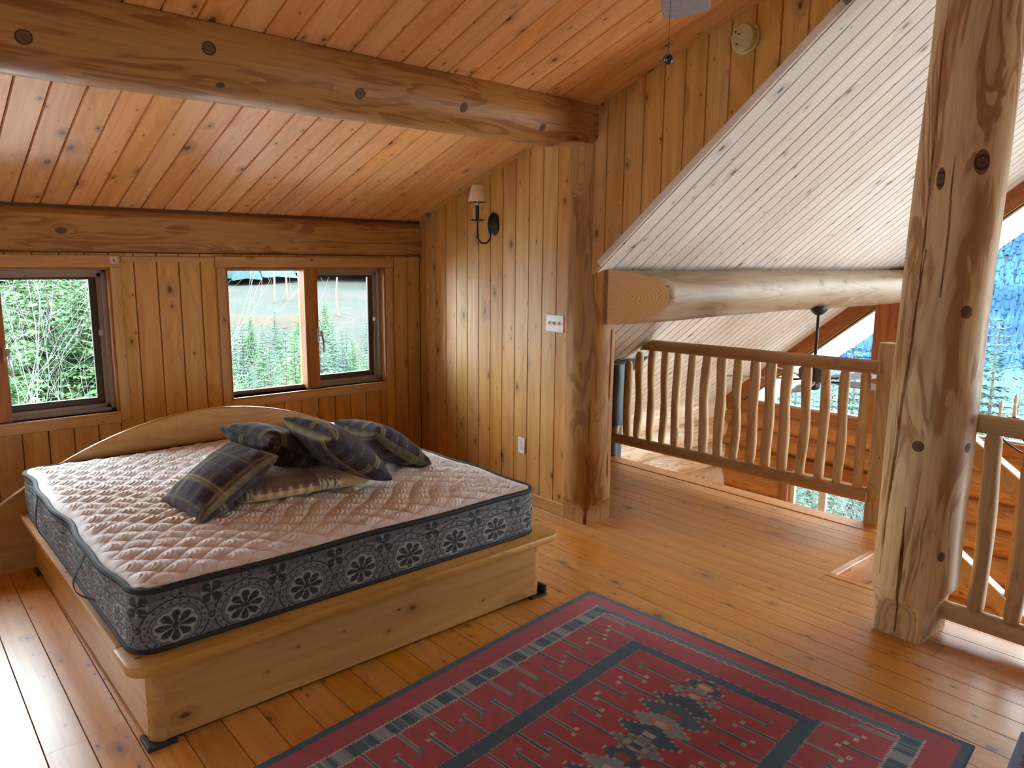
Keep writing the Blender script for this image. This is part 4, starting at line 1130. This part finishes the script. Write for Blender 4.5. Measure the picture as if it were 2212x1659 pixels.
for (bx, bz, mat_, lab) in ((1.187, 1.676, M_WHITE, 'small white curtain bracket at the inner end of the first window header'), (2.483, 1.688, M_TRIM, 'small tan curtain bracket at the middle of the second window header')):
    t = thing('curtain_bracket', lab, 'bracket', (bx, YB-.03, bz))
    w_ = .018 if mat_ is M_WHITE else .011
    MB().box((bx-w_, YB-.026, bz-w_*1.1), (bx+w_, YB-.022, bz+w_*1.1), .002).build('plate', mat_, t, mw=tinv)
    MB().box((bx-w_, YB-.048, bz-w_*1.1), (bx+w_, YB-.026, bz-w_*.8)).box((bx+w_*.7, YB-.048, bz-w_*1.1), (bx+w_, YB-.026, bz+w_*.6)).build('hook', mat_, t, mw=tinv)
    MB().lathe([(w_*.3, -.0295), (w_*.3, -.026)], (0, 0, 0), 'y', 8).build('screw', M_BLACK, t, mw=Matrix.Translation((bx, YB, bz)))

# ================================================================== FANS, CHIMNEY, CHANDELIER
def ceiling_fan(name, label, hub, ztop, zmot, rmot, hmot, blades, R, bw_, mat_b, a0, tipcut=0., black=M_BLACK, pitch=.2):
    hx, hy = hub
    t = thing(name, label, 'ceiling fan', (hx, hy, ztop))
    MB().lathe([(.0, ztop), (.075, ztop), (.073, ztop-.02), (.05, ztop-.055), (.03, ztop-.07), (.02, ztop-.075)], (hx, hy, 0)).build('canopy', black, t, True, mw=tinv)
    MB().lathe([(.013, ztop-.07), (.013, zmot+hmot*.5)], (hx, hy, 0), n=14).build('downrod', black, t, True, mw=tinv)
    MB().lathe([(.02, zmot+hmot), (rmot*.6, zmot+hmot*.92), (rmot, zmot+hmot*.6), (rmot, zmot+hmot*.2), (rmot*.8, zmot), (rmot*.45, zmot-.02), (rmot*.42, zmot-.06), (rmot*.3, zmot-.075), (0, zmot-.076)], (hx, hy, 0), n=32).build('motor', black, t, True, mw=tinv)
    for k in range(blades):
        a = a0+2*math.pi*k/blades
        mwb = Matrix.Translation((hx, hy, zmot+.01)) @ Matrix.Rotation(a, 4, 'Z')
        br = MB().tube([(rmot*.7, 0, .0), (rmot+.04, .01, -.006), (rmot+.12, .03, .004)], .008, 8).tube([(rmot*.7, 0, .0), (rmot+.04, -.01, -.006), (rmot+.12, -.03, .004)], .008, 8)
        b_ = br.build('blade_arm', black, t, True, mw=mwb)
        r0_ = rmot+.09; poly = [(r0_, -bw_*.36), (r0_+.12, -bw_*.5), (R-.03-tipcut, -bw_*.52), (R-tipcut, -bw_*.46), (R, bw_*.44), (R-.03, bw_*.52), (r0_+.12, bw_*.5), (r0_, bw_*.36)]
        MB().add(*soft_prism(poly, -.004, .004, .003)).build('blade', mat_b, t, mw=mwb @ Matrix.Rotation(pitch, 4, 'X'))
    return t
ft = ceiling_fan('bedroom_ceiling_fan', 'ceiling fan above the bedroom, only a grey blade tip and pull chain in view', (1.63, 1.26), zc(1.26), 2.49, .10, .16, 4, .66, .146, M_GREYBL, math.atan2(.57, .82), .06, M_WHITE, .02)
ch = MB(); zt, zb = 2.43, 2.225
for k in range(int((zt-zb)/.006)):
    z = zb+.006*k; ch.lathe([(0, z), (.0013, z+.0015), (.0013, z+.0035), (0, z+.005)], (1.626, 1.278, 0), n=6)
cob = ch.build('pull_chain', M_DARK, ft, True, mw=tinv)
bl = MB().lathe([(0, 2.197)]+[(.0135*math.cos(a), 2.2105+.0135*math.sin(a)) for a in np.linspace(-1.4, 1.4, 12)]+[(0, 2.224)], (1.626, 1.278, 0), n=20)
M_BALL = plain('dark_blue_glass', (.03, .05, .08), .08, spec=.8); bl.build('chain_ball', M_BALL, cob, True, mw=tinv)
ceiling_fan('great_room_fan', 'black ceiling fan hanging from the pale log over the great room', (6.0, 3.05), 1.345, .72, .125, .16, 5, .72, .13, M_GREYBL, 2.2, 0., M_BLACK, .22)

t = thing('stove_chimney', 'black stove pipe with a square ceiling box behind the first balusters', 'stove pipe', (4.92, 4.3, -2.6))
MB().lathe([(.0, -2.6), (.092, -2.6), (.092, .45), (0, .45)], (4.92, 4.33, 0), n=32).build('pipe', M_PIPE, t, True, mw=tinv)
MB().lathe([(.096, -.4), (.096, -.37)], (4.92, 4.33, 0), n=32).build('pipe_band', M_PIPE, t, True, mw=tinv)
zz = lambda y: zr(y)-.004
MB().prism([(4.17, .30), (4.47, .30), (4.47, zz(4.47)), (4.17, zz(4.17))], 4.76, 4.99, 0).build('ceiling_box', plain('grey_black_steel', (.055, .065, .075), .4), t, mw=tinv)
fl = slope_trim(t, 'flange', M_PIPE, zr, 4.56, 4.10, -.008, -.001, 4.70, 5.16) if False else MB().prism([(4.10, zr(4.10)-.010), (4.56, zr(4.56)-.010), (4.56, zr(4.56)-.002), (4.10, zr(4.10)-.002)], 4.70, 5.12, 0).build('flange', M_PIPE, t, mw=tinv)

cxy = (6.40, 1.36)
t = thing('chandelier', 'black iron candle chandelier beyond the stairwell, half out of view', 'chandelier', (*cxy, .3))
MB().lathe([(0, .22), (.02, .24), (.035, .28), (.05, .34), (.03, .40), (.018, .46), (.03, .5), (.018, .56), (.012, .9), (.012, 3.1)], (*cxy, 0), n=18).build('stem', M_BLACK, t, True, mw=tinv)
for k in range(6):
    a = math.radians(123+60*k); ca, sa = math.cos(a), math.sin(a)
    at = lambda r, z: (cxy[0]+r*ca, cxy[1]+r*sa, z)
    am = MB().tube([at(.03, .40), at(.10, .345), at(.18, .335), at(.27, .36), at(.36, .42), at(.41, .47), at(.42, .53)], .008, 8).tube([at(.06, .385), at(.11, .42), at(.15, .41), at(.15, .375), at(.12, .37)], .005, 6).build('arm', M_BLACK, t, True, mw=tinv)
    p = at(.42, 0)
    MB().lathe([(.012, .53), (.045, .545), (.044, .55), (.014, .552)], p, n=16).build('drip_pan', M_BLACK, am, True, mw=tinv)
    MB().lathe([(.014, .55), (.014, .64), (.008, .645), (0, .645)], p, n=12).build('candle_sleeve', M_CREAM, am, True, mw=tinv)
    MB().lathe([(.007, .645), (.016, .675), (.012, .70), (0, .735)], p, n=12).build('bulb', M_WHITE, am, True, mw=tinv)
t = thing('wall_outlet', 'small white outlet on the gable logs beyond the stair handrail', 'power outlet', (GX-.02, 1.9, -1.05))
MB().box((GX-.03, 1.86, -1.12), (GX-.014, 1.94, -1.0), .003).build('plate', M_WHITE, t, mw=tinv)

# ================================================================== OUTDOORS
def smst(x, a, b):
    t_ = np.clip((x-a)/(b-a), 0, 1); return t_*t_*(3-2*t_)
def ground_z(x, y):
    r = np.hypot(x, y-3); th = np.degrees(np.arctan2(x, y))
    A = -4.2-2.2*smst(r, 12, 35)+4.0*smst(r, 45, 80)+1.3*smst(r, 75, 120)+30*smst(r, 125, 420)+.5*np.sin(x*.21)*np.sin(y*.17)
    B = -4.0-10*smst(r, 12, 60)-34*smst(r, 45, 230)+330*smst(r, 395, 1150)
    w = smst(th, 33, 50); return A*(1-w)+B*w
th = np.radians(np.linspace(-35, 118, 130)); rr = 7.2*(1160/7.2)**np.linspace(0, 1, 110)
R_, T_ = np.meshgrid(rr, th, indexing='ij'); gx, gy = R_*np.sin(T_)+1.5, R_*np.cos(T_)+3
gxx = np.where(R_ < 8, gx, gx)
s = NT('dry_meadow'); pos = s.add('ShaderNodeNewGeometry').outputs['Position']
n1 = s.noise(pos, .09, 4); n2 = s.noise(pos, 1.4, 4); n3 = s.noise(s.vmath('MULTIPLY', pos, (.55, .16, .5)), 1, 5, .65)
col = s.mix(s.step(n1, .42, .6), (0.0270, 0.0255, 0.0218), (0.0195, 0.0255, 0.0203)); col = s.mix(s.math('MULTIPLY', s.step(n2, .4, .7), .5), col, (0.0353, 0.0353, 0.0330))
col = s.mix(s.math('MULTIPLY', s.step(s.noise(pos, .05, 2), .60, .66), .6), col, (0.0413, 0.0255, 0.0120))
col = s.mix(s.math('MULTIPLY', s.step(n3, .47, .62), .32), col, (.013, .018, .013))
near = s.vmath('LENGTH', s.vmath('MULTIPLY', pos, (1, 1, 0)))
col = s.mix(s.math('MULTIPLY', s.step(s.math('ADD', near, s.math('MULTIPLY', n2, 3)), 19, 14), s.math('MULTIPLY', s.step(s.vmath('DOT_PRODUCT', pos, (1, 0, 0)), 2, 6), .9)), col, (.40, .395, .37))  # pale ground near the gable, brightened to bounce light up indoors
M_GROUND = s.done(col, .95, .1)
o = link('ground_outside', mesh('ground_outside', np.stack([gx, gy, ground_z(gx, gy)], -1).reshape(-1, 3), grid_faces(len(rr), len(th)), True), M_GROUND); o['kind'] = 'structure'
M_LAKE = plain('pale_lake', (0.0324, 0.0551, 0.0680), .2)
o = MB().box((70, -420, -45.6), (640, 420, -45.2)).build('lake', M_LAKE); o['kind'] = 'structure'

M_METAL = plain('pale_metal_roof', (.85, .86, .86), .5)
o = MB().prism([(5.30, .10), (10.2, -1.5), (10.2, -1.58), (5.30, .02)], XLO-2, 3.3, 0).build('roof_porch', M_METAL); o['kind'] = 'structure'  # slab added out of view to bounce sky light onto the dormer ceiling
def conifer_mesh(name, h, seed, dens=1., spread=.23, trunk=True):
    rg = np.random.default_rng(seed); V = []; F = []
    lv = int(26*dens)
    for i in range(lv):
        t_ = (i+.3)/lv; z = h*(.04+.96*t_); L = h*spread*(1-t_)**.85*(.85+.3*rg.random())+.05*h*.2
        nb = int(11*(1-.4*t_))
        a0 = rg.uniform(0, 6.28)
        for b in range(nb):
            a = a0+6.283*b/nb+rg.normal(0, .15); ca, sa = math.cos(a), math.sin(a); Lb = L*rg.uniform(.75, 1.15)
            up = .10 if t_ > .7 else -.10-.25*(1-t_)
            k = 12
            for j in range(1, k+1):
                q = j/k; c_ = np.array([ca*Lb*q, sa*Lb*q, z+up*Lb*q+.12*Lb*q*q])
                w = Lb*.17*(1.15-q)+.010
                for sgn in (-1, 1):
                    d_ = np.array([ca*.55-sgn*sa*.85, sa*.55+sgn*ca*.85, rg.normal(-.05, .18)]); p_ = np.array([-d_[1], d_[0], rg.normal(0, .5)])
                    tip = c_+d_*w; hw = p_*w*.17; b_ = len(V)
                    V += [c_-hw*.4, c_+d_*w*.5-hw, tip, c_+d_*w*.5+hw]; F.append([b_, b_+1, b_+2, b_+3])
    me = mesh(name, np.array(V), np.array(F)); return me
def tree(name, fol_me, h, mat, x, y, sc_, lab, group, rz):
    t_ = thing(name, lab, 'tree', (x, y, float(ground_z(np.array(x), np.array(y)))-.05), rz, group); t_.scale = (sc_, sc_, sc_)
    a = link('foliage', fol_me, mat, t_); b = link('trunk', TRUNK, M_BARK, t_); b.scale = (h, h, h); return t_
tb = MB().tube([(0, 0, 0), (.002, .001, .5), (0, 0, .97)], [.011, .008, .002], 7); tmp = tb.build('trunk', M_BARK); TRUNK = tmp.data; bpy.data.objects.remove(tmp)
CON = [conifer_mesh('foliage', 1, 300+i, 1., .22+.05*(i % 3)) for i in range(4)]
YOUNG = [conifer_mesh('foliage', 1, 320+i, 1.5, .36) for i in range(3)]
for me, mt in [(m_, M_LEAF2) for m_ in CON]+[(m_, M_LEAF) for m_ in YOUNG]: me.materials.append(mt)
rg = random.Random(31)
# dense bright young trees close to the first window
for i in range(38):
    th_ = math.radians(rg.uniform(-3, 17)); r = 9.2+i*.34+rg.uniform(-.3, .3)
    h = rg.uniform(5.0, 7.0)
    tree('young_fir', YOUNG[i % 3], 1, M_LEAF, r*math.sin(th_)*1.0, 3+r*math.cos(th_)*.9+1.5, h, 'bright green young fir crowding close outside the first window', 'young firs outside the first window', rg.uniform(0, 6))
# forest below the clearing, seen through the second window
for i in range(95):
    th_ = math.radians(rg.uniform(15, 37)); r = 16+40*(i/95)+rg.uniform(-2, 2)
    h = rg.uniform(3.0, 5.2) if r < 30 else rg.uniform(3.6, 5.0)
    tree('conifer', CON[i % 4] if i % 3 else YOUNG[i % 3], 1, M_LEAF2, r*math.sin(th_), 3+r*math.cos(th_), h, 'blue green conifer in the woods below the clearing behind the second window', 'conifers below the clearing', rg.uniform(0, 6))
# big fir and smaller ones before the gable windows
def at_uv(u, r):
    a = math.radians(YAW)+math.atan((u-1106)/FPX/math.cos(math.radians(PITCH))); return r*math.sin(a), r*math.cos(a)
for (u, r, h) in ((2142, 21, 5.4), (2205, 25, 4.3), (2060, 22, 4.6), (1845, 19, 4.7), (1760, 17, 3.4), (1720, 20, 3.9), (1875, 22, 3.9), (1690, 22, 4.2), (1800, 24, 4.4), (2260, 22, 4.0), (2330, 20, 5), (2420, 26, 6), (2110, 27, 4.3), (1890, 28, 4.6), (2175, 17, 2.7), (2120, 16, 2.5), (1820, 15, 2.3), (1775, 22, 3.6), (1740, 14, 2.2)):
    x, y = at_uv(u, r)
    lab = {2142: 'tall pale green fir in the large gable window beside the thick post', 2205: 'fir behind the chandelier in the large gable window'}.get(u, 'fir standing outside the log gable windows')
    tree('fir', CON[int(u) % 4], 1, M_LEAF2, x, y, h, lab, None if u in (2142, 2205) else 'firs outside the gable', rg.uniform(0, 6))
# bare branched saplings
def sapling(name, x, y, h, seed, lab, group):
    r_ = random.Random(seed); mb = MB()
    def grow(p, d, L, rad, lvl):
        pts = [p]; q = p
        for k in range(4):
            d = (d+Vector((r_.gauss(0, .17), r_.gauss(0, .17), .08))).normalized(); q = q+d*L/4; pts.append(q)
            if lvl < 3 and k >= 1:
                for s_ in range(1 if lvl else 2):
                    nd = (d+Vector((r_.gauss(0, .55), r_.gauss(0, .55), .15))).normalized(); grow(q, nd, L*.62, rad*.55, lvl+1)
        mb.tube(pts, [rad*(1-.16*i) for i in range(5)], 4, False)
    grow(Vector((0, 0, 0)), Vector((0, 0, 1)), h*.6, .012, 0)
    o_ = mb.build(name, M_TWIG, None, False, Matrix.Translation((x, y, float(ground_z(np.array(x), np.array(y))))))
    return tag(o_, lab, 'sapling', group)
for i in range(6):
    th_ = math.radians(5+i*1.3); r = 10.6+.5*(i % 3)
    sapling('bare_sapling', r*math.sin(th_), r*math.cos(th_), rg.uniform(5.0, 6.8), 400+i, 'pale bare sapling in front of the young firs outside the first window', 'bare saplings outside the first window')
for i in range(22):
    y = 2.7+.12*i; x = 10.0+2.2*rg.random()
    sapling('bare_shrub', x, y, rg.uniform(1.6, 2.6), 430+i, 'pale bare shrub outside the low gable window', 'bare shrubs below the gable')
for i, (u, r) in enumerate(((601, 78), (628, 80), (735, 72))):
    x, y = at_uv(u, r); gz = float(ground_z(np.array(x), np.array(y)))
    o = MB().tube([(0, 0, 0), (.05-.1*i, 0, 2.2), (.1-.35*(i == 1), .05, 4.6)], [.13, .1, .05], 8).build('dead_trunk', M_BARK, None, True, Matrix.Translation((x, y, gz)))
    tag(o, ['thin dead trunk on the clearing, upright, seen in the fixed pane', 'thin dead trunk on the clearing, leaning, seen in the fixed pane', 'thin dead trunk on the clearing seen in the sliding sash'][i], 'dead tree')
# far woods: nobody could count them
def forest(name, pts, hs_, mat, seed, sides=7):
    rg_ = np.random.default_rng(seed); n = len(pts); V = []; F = []
    tiers = ((.08, .5, .30), (.32, .75, .22), (.58, 1.0, .14))
    a = np.linspace(0, 2*np.pi, sides*2, endpoint=False)
    for zb, zt_, rad in tiers:
        jag = np.where(np.arange(sides*2) % 2 == 0, 1., .62)[None]*rg_.uniform(.8, 1.2, (n, sides*2)); ph = rg_.uniform(0, 6.28, (n, 1))
        ring = np.stack([pts[:, None, 0]+hs_[:, None]*rad*jag*np.cos(a+ph), pts[:, None, 1]+hs_[:, None]*rad*jag*np.sin(a+ph), pts[:, None, 2]+hs_[:, None]*(zb-.03*jag)], -1)
        tip = np.stack([pts[:, 0], pts[:, 1], pts[:, 2]+hs_*zt_], -1)[:, None]
        blk = np.concatenate([ring, tip], 1); base_ = sum(len(v_) for v_ in V)
        V.append(blk.reshape(-1, 3)); k = sides*2; st_ = base_+np.arange(n)[:, None]*(k+1)
        F.append(np.stack([st_+np.arange(k), st_+(np.arange(k)+1) % k, np.repeat(st_+k, k, 1)], -1).reshape(-1, 3))
    o_ = link(name, mesh(name, np.vstack(V), np.vstack(F)), mat); return tag(o_, None, None, None, 'stuff')
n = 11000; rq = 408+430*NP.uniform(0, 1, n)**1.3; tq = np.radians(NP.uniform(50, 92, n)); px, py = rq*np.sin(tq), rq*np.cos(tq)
o = forest('mountain_forest', np.stack([px, py, ground_z(px, py)], -1), NP.uniform(8, 13, n), M_FAR_HAZE, 5); o['label'] = 'blue hazy conifer forest covering the mountainside across the lake'; o['category'] = 'forest'
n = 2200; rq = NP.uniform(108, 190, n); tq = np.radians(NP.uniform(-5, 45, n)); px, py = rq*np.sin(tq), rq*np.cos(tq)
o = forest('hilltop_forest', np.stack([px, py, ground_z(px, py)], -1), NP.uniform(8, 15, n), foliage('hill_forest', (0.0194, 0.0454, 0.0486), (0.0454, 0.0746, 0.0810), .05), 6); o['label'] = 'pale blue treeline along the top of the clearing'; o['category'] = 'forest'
